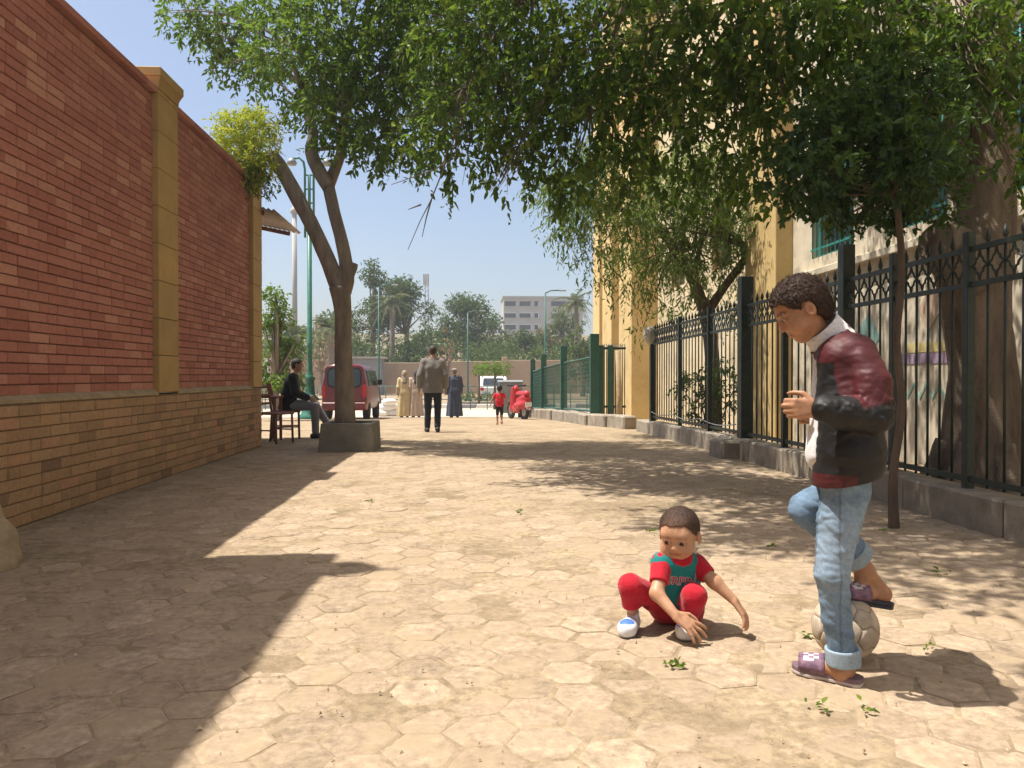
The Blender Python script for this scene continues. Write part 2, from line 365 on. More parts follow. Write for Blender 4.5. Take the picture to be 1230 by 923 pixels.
# hill behind the far wall
hx = np.linspace(-160, 160, 60); hy = np.array([71, 74, 80, 90, 105, 125, 150, 185, 230, 320]); HX, HY = np.meshgrid(hx, hy, indexing='ij')
HZ = np.interp(HY, [71, 80, 105, 150, 185, 230, 320], [1.7, 2.2, 4.5, 9, 11, 12, 12])+.5*fbm(np.stack([HX, HY], -1), .05, 9, 3)*np.clip((HY-71)/20, 0, 1)
def hz(x, y): return float(np.interp(y, [71, 80, 105, 150, 185, 230, 320], [1.7, 2.2, 4.5, 9, 11, 12, 12])+.5*fbm(np.array([[x, y]]), .05, 9, 3)[0]*min(max((y-71)/20, 0), 1))
I = np.arange(HX.size).reshape(HX.shape); Q = np.stack([I[:-1, :-1], I[1:, :-1], I[1:, 1:], I[:-1, 1:]], -1).reshape(-1, 4)
tag(link('hillside', mesh_np('hillside', np.stack([HX, HY, HZ], -1).reshape(-1, 3), Q, M['hill'], True)), kind='structure')
# ------------------------------------------------------------------ left brick wall
XW = -3.005         # face of the recessed red bricks
XP = -2.96         # face of the tan plinth bricks
Y0, Y1, ZT, ZL = 4.36, 11.3, 3.72, .84
wall = thing('brick_wall', (XW, 7.5, 0), 'tall red brick wall with golden stone pillars above a tan brick plinth', 'wall')
mb = MB().box((XW-.165, (Y0+Y1)/2, (ZT+ZL)/2), (.30, Y1-Y0-.02, ZT-ZL-.004)); core = mb.build('wall_core', M['mortar'], wall)
mb = MB().box((XP-.19, (Y0+Y1)/2, ZL/2-.12), (.36, Y1-Y0, ZL+.2)); pcore = mb.build('plinth', M['mortar_tan'], wall)
def brick_verts(L, Hh, D, ch=.004):
    a, b = L/2, Hh/2
    return [(0, -a, -b), (0, a, -b), (0, a, b), (0, -a, b), (D-ch, -a, -b), (D-ch, a, -b), (D-ch, a, b), (D-ch, -a, b), (D, -a+ch, -b+ch), (D, a-ch, -b+ch), (D, a-ch, b-ch), (D, -a+ch, b-ch)]
BF = [(8, 9, 10, 11), (4, 5, 9, 8), (5, 6, 10, 9), (6, 7, 11, 10), (7, 4, 8, 11), (0, 1, 5, 4), (1, 2, 6, 5), (2, 3, 7, 6), (3, 0, 4, 7)]
PILL = [(7.57, 8.07), (10.85, 11.3)]
def brickwork(rows, z0, rh, bl, x, depth, parent, mk, skip, limit, name):
    lst = []
    for r in range(rows):
        z = z0+(r+.5)*rh; y = Y0+(bl*.5 if r % 2 else 0)-.02*random.random()
        yy = y-bl
        while yy < Y1:
            L = bl*(1 if random.random() > .06 else .5); a, b = max(yy, Y0), min(yy+L, Y1)
            for s0, s1 in skip:
                if a < s0 < b: b = s0
                elif s0 <= a < s1: a = min(b, s1)
            if b-a > .03: lst.append((a, b, z))
            yy += L
    lst.sort(key=lambda q: (q[0] if q[0] > 4.75 else q[0]+9)+abs(q[2]-1.2)*.9)
    cache = {}; V = []; Fc = []; rn = []
    for n, (a, b, z) in enumerate(lst):
        L = round(b-a-.007, 2); d = depth+random.gauss(0, .0018)
        if n < limit:
            key = (L, random.randint(0, 2))
            if key not in cache:
                me = bpy.data.meshes.new(name); vv = np.array(brick_verts(L, rh-.008, depth)); vv[4:, 0] += np.random.default_rng(key[1]).normal(0, .0016, 8); vv[8:, 1:] += np.random.default_rng(key[1]).normal(0, .0012, (4, 2))
                me.from_pydata(vv.tolist(), [], BF); me.materials.append(M[mk+'_object']); me.update(); cache[key] = me
            o = link(name, cache[key], parent, (x-depth+random.gauss(0, .0018), (a+b)/2, z)); o.rotation_euler = (random.gauss(0, .003), 0, random.gauss(0, .004))
        else:
            bs = len(V)*12; V.append(np.array(brick_verts(b-a-.007, rh-.008, d))+[x-depth, (a+b)/2, z]); Fc += [tuple(bs+i for i in f) for f in BF]; rn += [random.random()]*9
    if V:
        me = bpy.data.meshes.new('brick_courses'); me.from_pydata((np.concatenate(V)-np.array(wloc(parent))).tolist(), [], Fc); me.materials.append(M[mk+'_attr'])
        at = me.attributes.new('rnd', 'FLOAT', 'FACE'); at.data.foreach_set('value', np.array(rn, np.float32)); me.update()
        tag(link('brick_courses', me, parent), kind='stuff')
brickwork(int((ZT-ZL)/.0725), ZL+.03, .0725, .247, XW, .02, core, 'red', PILL, 300, 'brick')
brickwork(10, .0, .081, .262, XP, .018, pcore, 'tan', [], 300, 'brick')
# ledge slab on the plinth, coping on the wall, pillars of stacked blocks with a moulded capital
for a, b in ((Y0, 7.57), (8.07, 10.85)):
    mb = MB().prism([(XW+.0, a, ZL+.035), (XW-.02, a, ZL-.02), (XP+.004, a, ZL-.02), (XP+.004, a, ZL+.0)], (0, b-a, 0)); mb.build('ledge', M['stone'], wall)
    y = a
    while y < b-.05:
        e = min(y+.5, b); MB().box((XW-.13, (y+e)/2, ZT+.03), (.36, e-y-.006, .06), ch=.006).build('coping_stone', M['red_object'], wall); y = e
for a, b in PILL:
    z = ZL+.002; pb = MB().box((XP-.12, (a+b)/2, (ZL+3.78)/2), (.22, b-a-.012, 3.78-ZL)).build('pillar', M['mortar_tan'], wall)
    while z < 3.74:
        h = min(.36, 3.765-z); MB().box((XP-.105, (a+b)/2, z+h/2), (.23, b-a, h-.006), ch=.005).build('stone_block', M['gold'], pb); z += h
    c = (XP-.115, (a+b)/2)
    mb = MB(); n = 8
    for k in range(n):
        o = .008+.032*(1-math.cos(k/n*math.pi/2)); mb.box((c[0], c[1], 3.77+.012*k+.006), (.25+2*o, b-a+2*o, .0125))
    mb.box((c[0], c[1], 3.912), (.34, b-a+.10, .085), ch=.008); mb.build('capital', M['gold'], pb)
# gate pier and gate block beside the camera's left edge: it throws the stepped shadow with the spike finial
gate = thing('gate_pier', (-3.02, 4.1, 0), 'stone gate pier with a rounded footing stone at the wall end', 'gate pier')
for k in range(13):
    MB().box((-3.02, 4.13, .20+k*.36), (.5, .52, .354), ch=.006).build('stone_block', M['gold'], gate)
MB().box((-3.02, 4.13, 4.91), (.64, .66, .12), ch=.01).build('cap_stone', M['gold'], gate)
mb = MB().lathe((-3.02, 4.13, 4.965), [(.10, 0), (.035, .06), (.025, .12), (.025, .70), (.05, .74), (.13, .86), (.16, .99), (.13, 1.14), (.05, 1.28), (.02, 1.36), (.008, 1.75)], 16); mb.build('finial', M['concrete'], gate)
mb = MB().box((-3.02, -2.05, 2.5), (.5, 11.9, 5.2)); tag(mb.build('gate_house_wall', M['gold']), 'plain golden stone wall of the gate house', 'wall')  # stretched on unseen behind the camera to dim the ambient light
STONE = True
# corrugated awning beyond the end of the wall
aw = thing('tin_awning', px(318, 270, 11.6), 'rusty corrugated tin awning beyond the end of the brick wall', 'awning')
P0 = np.array([(x, 0, 0) for x in np.linspace(-1.2, .34, 90)]); V = []; zt = px(330, 262, 11.6).z
for x in np.linspace(-4.2, px(341, 270, 11.8).x, 110):
    wv = .016*math.sin(x*2*math.pi/.075); sl = -.20*(x+4.2)
    for yy in (11.2, 13.0): V.append((x, yy, zt+.32+sl+wv))
I = np.arange(220).reshape(110, 2); Q = np.stack([I[:-1, 0], I[1:, 0], I[1:, 1], I[:-1, 1]], -1)
o = link('tin_sheet', mesh_np('tin_sheet', np.array(V)-np.array(wloc(aw)), Q, M['tin'], True), aw); sm = o.modifiers.new('thick', 'SOLIDIFY'); sm.thickness = .006
for yy in (11.3, 12.9): MB().box((-3.55, yy, zt+.13), (1.3, .05, .06), Matrix.Rotation(.2, 3, 'Y')).build('batten', M['wood'], aw)
MB().box((-4.0, 12.1, (zt+.15)/2-.05), (.12, 1.9, zt+.25)).build('side_wall', M['stone'], aw)

# ------------------------------------------------------------------ right-hand school-like building
XB = 5.2
bld = thing('yellow_building', (XB, 17, 0), 'tall cream and ochre building with deep pilasters behind the green fence', 'building')
def facade(mb, ybr, zbr, holes, X, depth):
    """wall facing -x at X with rectangular holes (y0,y1,z0,z1) and reveals"""
    ys_ = sorted(set([*ybr]+[h[k] for h in holes for k in (0, 1)])); zs_ = sorted(set([*zbr]+[h[k] for h in holes for k in (2, 3)]))
    for a, b in zip(ys_, ys_[1:]):
        for c, d in zip(zs_, zs_[1:]):
            if any(h[0] <= a and b <= h[1] and h[2] <= c and d <= h[3] for h in holes): continue
            mb.add([(X, a, c), (X, b, c), (X, b, d), (X, a, d)], [(3, 2, 1, 0)])
    for a, b, c, d in holes:
        for q in ([(a, c), (b, c)], [(b, c), (b, d)], [(b, d), (a, d)], [(a, d), (a, c)]):
            (p, r), (s_, t_) = q; mb.add([(X, p, r), (X, s_, t_), (X+depth, s_, t_), (X+depth, p, r)], [(0, 1, 2, 3)])
holes = []
for yc in (6.6, 8.6, 10.6): holes.append((yc-.62, yc+.62, 2.75, 4.35)); holes.append((yc-.62, yc+.62, 6.3, 7.9))
for yc in (15.4, 18.6): 
    for zc in (3.2, 6.4, 9.4): holes.append((yc-.6, yc+.6, zc, zc+1.5))
mb = MB(); facade(mb, [-8.0, 13.0], [-.1, 2.45, 13], [h for h in holes if h[1] < 12], XB-.02, .3); mb.build('wall', M['pale'], bld)  # pale wall carried on behind the camera, out of view, to cut skylight
mb = MB(); facade(mb, [13.0, 28.2], [-.4, 13], [h for h in holes if h[1] > 12], XB, .3)
mb.add([(XB, 28.2, -.6), (14, 28.2, -.6), (14, 28.2, 13), (XB, 28.2, 13)], [(0, 1, 2, 3)])
mb.build('wall', M['cream'], bld)
MB().box((9.6, -7.9, 6.4), (8.8, .2, 13.2)).build('end_wall', M['cream'], bld)
MB().box((9.4, 10.1, 13.05), (9.2, 36.6, .3)).build('roof', M['concrete'], bld)
for ya, yb, dx in ((20.6, 22.3, .72), (24.0, 25.6, .62), (26.9, 28.2, .5), (11.9, 13.2, .3), (12.9, 13.5, .2)):
    MB().box((XB-dx/2+.02, (ya+yb)/2, 6.2), (dx+.04, yb-ya, 13.3), ch=.01).build('pilaster', M['ochre'], bld)
MB().box((XB-.075, 1.8, 2.51), (.15, 19.5, .10), ch=.01).build('ledge', M['pale'], bld)
for a, b, c, d in holes:
    wn = MB().box((XB+.24, (a+b)/2, (c+d)/2), (.02, b-a, d-c)).build('window', M['dark_glass'], bld)
    mb = MB()
    for zz in (c+.03, d-.03, (c+d)/2): mb.box((XB+.10, (a+b)/2, zz), (.03, b-a, .05))
    for yy in (a+.03, b-.03): mb.box((XB+.10, yy, (c+d)/2), (.032, .05, d-c))
    mb.build('frame', M['teal'] if b < 12 else M['wood'], wn)
    if b < 12:
        mb = MB()
        for k in range(9): mb.tube([(XB-.04, a+.06+k*(b-a-.12)/8, c), (XB-.04, a+.06+k*(b-a-.12)/8, d)], .011, 6)
        for zz in (c+.12, (c+d)/2, d-.12): mb.box((XB-.04, (a+b)/2, zz), (.012, b-a, .03))
        mb.build('grille', M['teal'], wn)
# painted mural patches on the pale wall
M['m_y'] = flat('mural_yellow', (.58, .47, .22), .9); M['m_p'] = flat('mural_purple', (.36, .26, .36), .9); M['m_t'] = flat('mural_teal', (.28, .45, .40), .9); M['m_r'] = flat('mural_rust', (.50, .36, .26), .9)
def mural(pts, m): 
    MB().prism([(XB-.024, y, z) for y, z in pts], (-.004, 0, 0)).build('mural_patch', M[m], bld)
mural([(7.2, 1.38), (8.7, 1.38), (8.7, 1.27), (7.2, 1.27)], 'm_y'); mural([(7.0, 1.26), (8.9, 1.26), (8.9, 1.14), (7.0, 1.14)], 'm_p')
for k in range(9): 
    y = 6.9+k*.24; mural([(y, .93), (y+.12, .78), (y+.24, .93), (y+.24, .88), (y+.12, .73), (y, .88)], 'm_t')
mural([(7.05, 1.75), (7.25, 1.95), (7.45, 1.8), (7.4, 1.55), (7.15, 1.5)], 'm_t'); mural([(8.0, 1.8), (8.3, 2.0), (8.5, 1.75), (8.3, 1.5)], 'm_r')
mural([(6.2, 1.5), (6.5, 1.9), (6.75, 1.6), (6.5, 1.2)], 'm_y'); mural([(9.3, 1.5), (9.6, 1.8), (9.9, 1.55), (9.6, 1.2)], 'm_t'); mural([(5.8, .9), (6.6, .95), (6.5, .75), (5.8, .7)], 'm_r')
# yard earth bed between fence and building is part of the ground sheet

# ------------------------------------------------------------------ kerb wall and iron fence along the lane
XF = 3.42
kb = thing('kerb_wall', (XF, 8, 0), 'low rough concrete kerb wall carrying the dark green railings', 'kerb')
y = -.6
while y < 14.6:
    L = random.uniform(.85, 1.3); e = min(y+L, 14.7); h = .24 if y < 9.2 else .24-.03*(y-9.2)/5
    MB().box((XF+random.gauss(0, .006), (y+e)/2, gz(y)+h/2-.06+random.gauss(0, .004)), (.24, e-y-.012, h+.12), Matrix.Rotation(random.gauss(0, .006), 3, 'Z'), ch=.018).build('kerb_block', M['concrete'], kb); y = e
MB().box((XF-.14, 9.3, .05), (.42, .5, .34), ch=.03).build('kerb_block', M['concrete'], kb)
fence = thing('iron_fence', (XF, 8, .2), 'dark green iron railings with star ornaments along the shaded yard', 'fence')
ZB, ZR, ZO, ZF = .30, 1.62, 1.86, 1.96      # bottom rail, lower/upper rail of the ornament band, bar tips
def fz(y): return gz(y)*.8
posts = [(-.4, .06, 1.95), (1.0, .06, 1.98), (2.5, .11, 2.18), (4.0, .06, 1.95), (5.03, .06, 1.98), (5.95, .055, 1.98), (6.72, .11, 2.18), (8.05, .06, 1.98), (9.22, .15, 2.22), (10.6, .06, 1.98), (12.1, .06, 1.98), (13.9, .10, 1.95)]
for yp, wd, zt in posts: MB().box((XF, yp, (zt+.15)/2+fz(yp)), (wd, wd, zt-.15), ch=.004).build('post', M['green_iron'], fence)
barme = {}
def bar_mesh():
    mb = MB().tube([(0, 0, .26), (0, 0, ZF-.06)], .0095, 6); mb.lathe((0, 0, ZF-.075), [(.0095, 0), (.02, .02), (.016, .045), (.002, .10)], 6)
    me = bpy.data.meshes.new('bar'); me.from_pydata(mb.v, [], mb.f); me.materials.append(M['green_iron']); me.polygons.foreach_set('use_smooth', mb.sm); return me
BMESH = bar_mesh()
def star_mesh():
    mb = MB(); c = (ZR+ZO)/2; pts = []
    for k in range(16):
        a = k*math.pi/8; r = .078 if k % 4 == 0 else (.05 if k % 2 == 0 else .045); 
        pts.append((0, math.cos(a)*r*.95, c+math.sin(a)*r*1.25))
    for p, q in zip(pts, pts[1:]+pts[:1]): mb.tube([p, q], .008, 5)
    me = bpy.data.meshes.new('ornament'); me.from_pydata(mb.v, [], mb.f); me.materials.append(M['green_iron']); return me
SMESH = star_mesh()
for (a, wa, _), (b, wb, _) in zip(posts, posts[1:]):
    a1, b1 = a+wa/2, b-wb/2; za, zb = fz(a), fz(b)
    for zz, t in ((ZB, .04), (ZR, .035), (ZO, .035)):
        MB().prism([(XF-.014, a1, zz+za-t/2), (XF+.014, a1, zz+za-t/2), (XF+.014, a1, zz+za+t/2), (XF-.014, a1, zz+za+t/2)], (0, b1-a1, zb-za)).build('rail', M['green_iron'], fence)
    n = max(2, round((b1-a1)/.155)); sp = (b1-a1)/n
    for k in range(n-1+1):
        if k > 0: link('bar', BMESH, fence, (XF, a1+k*sp, fz(a1+k*sp)))
        link('ornament', SMESH, fence, (XF-.002, a1+(k+.5)*sp, fz(a1+(k+.5)*sp)))
# a loose cable sagging along the foot of the railings
mb = MB(); P = []
for k in range(41):
    y = 9.4+k*.11; P.append((XF-.05, y, .40+fz(y)-.05*abs(math.sin((y-9.4)*2.1))))
mb.tube(P, .007, 6); tag(mb.build('loose_cable', M['grey_metal']), 'grey cable sagging along the foot of the railings', 'cable')
# grey globe lamp on the end post
lp = thing('globe_lamp', (XF-.02, 13.9, 1.9), 'dusty grey globe lamp on the end post of the railings', 'lamp')
mb = MB().lathe((XF-.04, 13.9, 1.62), [(.02, -.06), (.07, -.02), (.125, .06), (.14, .14), (.12, .22), (.06, .28), (.01, .295)], 16); mb.build('globe', M['white'] if False else M['farbuild'], lp)
MB().tube([(XF, 13.9, 1.5), (XF-.04, 13.9, 1.58)], .03, 8).build('neck', M['grey_metal'], lp)
# recessed gate bay between the railings and the mesh fence
gt = thing('yard_gate', (4.0, 16, gz(16)), 'narrow green barred gate set back between two fences', 'gate')
yg = 17.3; xa, xb = gp(722, yg), gp(775, 15.4)
for xx in (gp(733, yg), gp(722, yg)): MB().box((xx, yg, .7), (.11, .11, 2.0)).build('post', M['green_mid'], gt)
z0 = gz(yg)
for zz in (z0+.42, z0+1.75): MB().box(((xa+xb)/2, yg, zz), (xb-xa, .03, .05)).build('rail', M['green_iron'], gt)
n = 11
for k in range(n): MB().tube([(xa+(k+.5)*(xb-xa)/n, yg, z0+.2), (xa+(k+.5)*(xb-xa)/n, yg, z0+1.85)], .011, 6).build('bar', M['green_iron'], gt)
stk = ground(742, 516); MB().tube([(stk.x+.2, stk.y+.6, gz(stk.y)-.05), (stk.x+.22, stk.y+.6, .7), (stk.x+.19, stk.y+.6, 1.45)], [.05, .045, .04], 8)
mb = MB().tube([(gp(743, 16.2), 16.2, gz(16)-.1), (gp(743, 16.2)+.02, 16.2, .6), (gp(743, 16.2)-.02, 16.2, 1.55)], [.07, .06, .05], 8); tag(mb.build('wooden_stake', M['stone']), 'pale weathered wooden stake beside the barred gate', 'stake')
# mesh fence: green posts with wire panels
mf = thing('mesh_fence', (gp(690, 20), 20, gz(20)), 'green wire mesh fence on square posts running towards the road', 'fence')
mpos = []
for u, Y, hh in ((714, 17.2, 2.0), (677, 20.5, 1.95), (653, 23.4, 1.9), (640, 26, 1.9)):
    x = gp(u, Y); mpos.append((x, Y)); MB().box((x, Y, gz(Y)+hh/2+.02), (.2 if Y < 18 else .17, .12, hh+.1), ch=.006).build('post', M['green_mid'], mf)
for (xa, ya), (xb, yb) in zip(mpos, mpos[1:]):
    A, B = Vector((xa, ya, gz(ya))), Vector((xb, yb, gz(yb)))
    for zz, r in ((.32, .03), (1.55, .025)): MB().tube([A+Vector((0, 0, zz)), B+Vector((0, 0, zz))], r, 6).build('rail', M['green_mid'], mf)
    mb = MB()
    for k in range(1, 36): mb.tube([A.lerp(B, k/36)+Vector((0, 0, .32)), A.lerp(B, k/36)+Vector((0, 0, 1.55))], .008, 4, False)
    for k in range(1, 12): mb.tube([A+Vector((0, 0, .32+k*.1025)), B+Vector((0, 0, .32+k*.1025))], .006, 4, False)
    mb.build('wire_mesh', M['green_mid'], mf)
kb2 = thing('fence_kerb', (gp(690, 20), 20, gz(20)), 'broken pale kerb stones under the green mesh fence', 'kerb')
for (xa, ya), (xb, yb) in zip([(gp(760, 15.6), 15.4)]+mpos, mpos):
    n = 4; A, B = Vector((xa, ya, gz(ya))), Vector((xb, yb, gz(yb))); an = math.atan2(B.y-A.y, B.x-A.x)
    for k in range(n):
        c = A.lerp(B, (k+.5)/n); L = (B-A).length/n
        MB().box((c.x-.05+random.gauss(0, .02), c.y, gz(c.y)+.1+random.gauss(0, .012)), (L-.03, .3, .34), Matrix.Rotation(an+random.gauss(0, .02), 3, 'Z'), ch=.03).build('kerb_stone', M['concrete'], kb2)
# ------------------------------------------------------------------ foliage
def unit(a): return a/np.maximum(np.linalg.norm(a, axis=-1, keepdims=True), 1e-9)
def leaf_arrays(P, D, L, wr, fold, rng):
    n = len(P); U = unit(rng.normal(size=(n, 3))+np.array([0, 0, 1.1])); Sd = unit(np.cross(D, U)); Nn = np.cross(Sd, D)
    L = L[:, None]; Wd = L*wr
    v = [P, P+D*L*.30+Sd*Wd*.5+Nn*Wd*fold, P+D*L*.68+Sd*Wd*.40+Nn*Wd*fold*.6-np.array([0, 0, .06])*L, P+D*L-np.array([0, 0, .12])*L,
         P+D*L*.68-Sd*Wd*.40+Nn*Wd*fold*.6-np.array([0, 0, .06])*L, P+D*L*.30-Sd*Wd*.5+Nn*Wd*fold]
    V = np.stack(v, 1).reshape(-1, 3); b = np.arange(n)[:, None]*6
    Fc = np.concatenate([b+np.array([0, 1, 2, 3]), b+np.array([0, 3, 4, 5])], 1).reshape(-1, 4)
    return V, Fc
def leafage(name, clumps, mt, parent, dens=1., leaf=.07, twig=.22, nl=9, wr=.45, droop=.35, seed=0, shell=.55, fold=.28, tbias=0., ymax=None):
    """clumps: (centre, radii) list; leaves set along short twigs that leave each clump"""
    rng = np.random.default_rng(seed); Ps, Ds, Ls, Ts = [], [], [], []
    for c, r in clumps:
        c = np.array(c); r = np.array(r if hasattr(r, '__len__') else (r, r, r*.8)); vol = r.prod()**(2/3)
        nt_ = max(3, int(dens*vol/(leaf*leaf)*.9))
        d = unit(rng.normal(size=(nt_, 3))); rad = shell+(1-shell)*rng.random(nt_)**.6; rad = np.where(rng.random(nt_) < .35, rng.random(nt_), rad)
        o = c+d*rad[:, None]*r
        td = unit(d*.9+rng.normal(size=(nt_, 3))*.65+np.array([0, 0, -droop])); tl = twig*rng.uniform(.5, 1.3, nt_)
        tt = np.clip(rng.normal(.42+tbias, .27, nt_)+.16*d[:, 2], 0, 1)
        for k in range(nl):
            f = (k+.5)/nl; p = o+td*(tl*f)[:, None]+np.array([0, 0, -1.])*(tl*f*f*droop*.6)[:, None]
            ld = unit(td*.55+rng.normal(size=(nt_, 3))*.75+np.array([0, 0, -droop])); Ps.append(p); Ds.append(ld)
            Ls.append(leaf*rng.uniform(.55, 1.3, nt_)*rng.choice([.75, 1., 1.2], nt_)); Ts.append(np.clip(tt+rng.normal(0, .14, nt_), 0, 1))
    P = np.concatenate(Ps); D = np.concatenate(Ds); L = np.concatenate(Ls); T = np.concatenate(Ts)
    V, Fc = leaf_arrays(P, D, L, wr, fold, rng)
    return link(name, mesh_np(name, V-np.array(wloc(parent)), Fc, mt, False, {'tint': ('FACE', 'FLOAT', np.repeat(T, 2))}), parent)
def bez(a, b, sag=.0, n=7, j=.03):
    a, b = Vector(a), Vector(b); L = (b-a).length; out = []; o1 = Vector((random.gauss(0, 1), random.gauss(0, 1), random.gauss(0, 1)))*L*j
    for k in range(n+1):
        t = k/n; p = a.lerp(b, t)+Vector((0, 0, 1))*sag*L*math.sin(math.pi*t)+o1*math.sin(math.pi*t)+Vector((random.gauss(0, 1), random.gauss(0, 1), random.gauss(0, 1)))*L*j*.25*(0 < k < n); out.append(p)
    return out
def taper(a, b, n): return [a+(b-a)*k/(n-1) for k in range(n)]
def bark_tube(mb, pts, rads, n=12, lump=.10, sub=4):
    """trunk or limb: smooth path with an uneven section"""
    pts = [Vector(p) for p in pts]; Pq = []; Rq = []
    for i in range(len(pts)-1):
        p0, p1, p2, p3 = pts[max(i-1, 0)], pts[i], pts[i+1], pts[min(i+2, len(pts)-1)]
        for k in range(sub):
            t = k/sub; Pq.append(.5*((2*p1)+(p2-p0)*t+(2*p0-5*p1+4*p2-p3)*t*t+(3*p1-p0-3*p2+p3)*t**3)); Rq.append(rads[i]+(rads[i+1]-rads[i])*t)
    Pq.append(pts[-1]); Rq.append(rads[-1]); b = len(mb.v); mb.tube(Pq, Rq, n)
    V = np.array(mb.v[b:b+len(Pq)*n]).reshape(len(Pq), n, 3); C = np.array([tuple(p) for p in Pq])[:, None]; 
    nn = fbm(V.reshape(-1, 3)*np.array([1, 1, .35]), 2.6/max(Rq[0], .05)*.4, 5, 3).reshape(len(Pq), n, 1); V = C+(V-C)*(1+lump*nn)
    mb.v[b:b+len(Pq)*n] = [tuple(v) for v in V.reshape(-1, 3)]
def pxl(lst, Y): return [px(u, v, Y) for u, v in lst]

# --- planter tree on the left
Yt = 10.75
tb = ground(416, 540); lt = thing('planter_tree', px(416, 512, Yt), 'forked fig tree with grey trunk growing from a concrete planter', 'tree')
mb = MB()
P = pxl([(415, 512), (414, 470), (412, 420), (412, 375), (408, 345)], Yt); bark_tube(mb, P, [.155, .13, .118, .118, .15], 14, .10)
bark_tube(mb, pxl([(409, 352), (396, 318), (378, 278), (356, 236), (338, 203), (326, 186)], Yt), [.13, .11, .105, .105, .10, .095], 12, .12)
bark_tube(mb, pxl([(412, 350), (417, 330), (411, 292), (401, 254), (394, 222)], Yt), [.12, .10, .09, .085, .085], 12, .12)
bark_tube(mb, pxl([(416, 334), (422, 322), (424, 316)], Yt), [.09, .085, .07], 8)
bark_tube(mb, pxl([(396, 226), (383, 205), (374, 182), (376, 158), (366, 120), (350, 70)], Yt), [.10, .095, .09, .07, .05, .03], 10)
bark_tube(mb, pxl([(394, 224), (402, 205), (410, 182), (412, 150), (425, 100), (440, 20)], Yt+.1), [.09, .08, .065, .06, .05, .03], 10)
bark_tube(mb, pxl([(376, 180), (400, 178), (412, 176)], Yt), [.03, .028, .025], 8)
LC = [(222, 12, 34), (262, 28, 40), (275, 62, 26), (330, 15, 55), (262, 76, 20), (306, 84, 36), (360, 60, 60), (372, 108, 46), (420, 40, 60), (430, 120, 58), (398, 150, 32), (480, 80, 62), (450, 168, 36), (488, 158, 40), (520, 108, 52), (540, 40, 58), (480, 20, 60), (436, 192, 16), (246, 40, 18), (500, 195, 20),
      (300, -60, 60), (380, -70, 70), (460, -70, 70), (540, -80, 70), (420, -150, 70), (500, -160, 60), (340, -130, 55), (580, -10, 50)]
cl = []
for i, (u, v, r) in enumerate(LC):
    c = px(u, v, Yt+(random.uniform(-1.0, .9) if u > 310 else random.uniform(1.1, 1.7))); cl.append((c, r/84))
    if v > -100:
        s = px(random.uniform(372, 415), random.uniform(90, 165), Yt); q = bez(s, c, .08, 6); mb.tube(q, taper(.03, .008, 7), 5)
        for _ in range(4):
            e = c+Vector((random.gauss(0, .5), random.gauss(0, .5), random.gauss(0, .4)))*(r/84); mb.tube(bez(q[4], e, .02, 4), taper(.010, .003, 5), 4)
mb.build('trunk', M['bark_grey'], lt)
leafage('crown', cl, M['leaf_left'], lt, 3.9, .085, .26, 9, .42, .3, 3)
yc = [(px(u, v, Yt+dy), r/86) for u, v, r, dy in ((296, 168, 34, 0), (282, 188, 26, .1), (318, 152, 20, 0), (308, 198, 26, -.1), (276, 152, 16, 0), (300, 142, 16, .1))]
leafage('sunlit_shoots', yc, M['leaf_sun'], lt, 9, .06, .16, 8, .3, .15, 5, tbias=.1)  # sunlit top of the clump painted yellow; its darker underside follows
leafage('lower_shoots', [(px(u, v, Yt), r/86) for u, v, r in ((292, 208, 20), (316, 214, 20), (306, 226, 10))], M['leaf_left'], lt, 5, .06, .14, 8, .35, .2, 6)
pl = MB(); a, b = px(382, 540, 10.3), px(449, 540, 10.3)
zb = gz(10.5)-.05; zt_ = px(416, 509, 10.3).z
x0, x1 = a.x, b.x; y0, y1 = 10.3, 11.1
vs = [(x0-.01, y0-.01, zb), (x1+.01, y0-.01, zb), (x1+.01, y1, zb), (x0-.01, y1, zb), (x0+.03, y0+.02, zt_), (x1-.01, y0+.02, zt_), (x1-.01, y1, zt_), (x0+.03, y1, zt_)]
vs += [(x0+.11, y0+.10, zt_), (x1-.09, y0+.10, zt_), (x1-.09, y1-.08, zt_), (x0+.11, y1-.08, zt_), (x0+.11, y0+.10, zt_-.06), (x1-.09, y0+.10, zt_-.06), (x1-.09, y1-.08, zt_-.06), (x0+.11, y1-.08, zt_-.06)]
pl.add(vs, [(0, 1, 5, 4), (1, 2, 6, 5), (2, 3, 7, 6), (3, 0, 4, 7), (4, 5, 9, 8), (5, 6, 10, 9), (6, 7, 11, 10), (7, 4, 8, 11), (8, 9, 13, 12), (9, 10, 14, 13), (10, 11, 15, 14), (11, 8, 12, 15), (12, 13, 14, 15)])
po = thing('concrete_planter', (x0+.4, 10.7, gz(10.7)), 'rough grey concrete planter block around the forked tree', 'planter')
o = pl.build('planter_wall', M['planter'], po); bv = o.modifiers.new('bevel', 'BEVEL'); bv.width = .012; bv.segments = 2

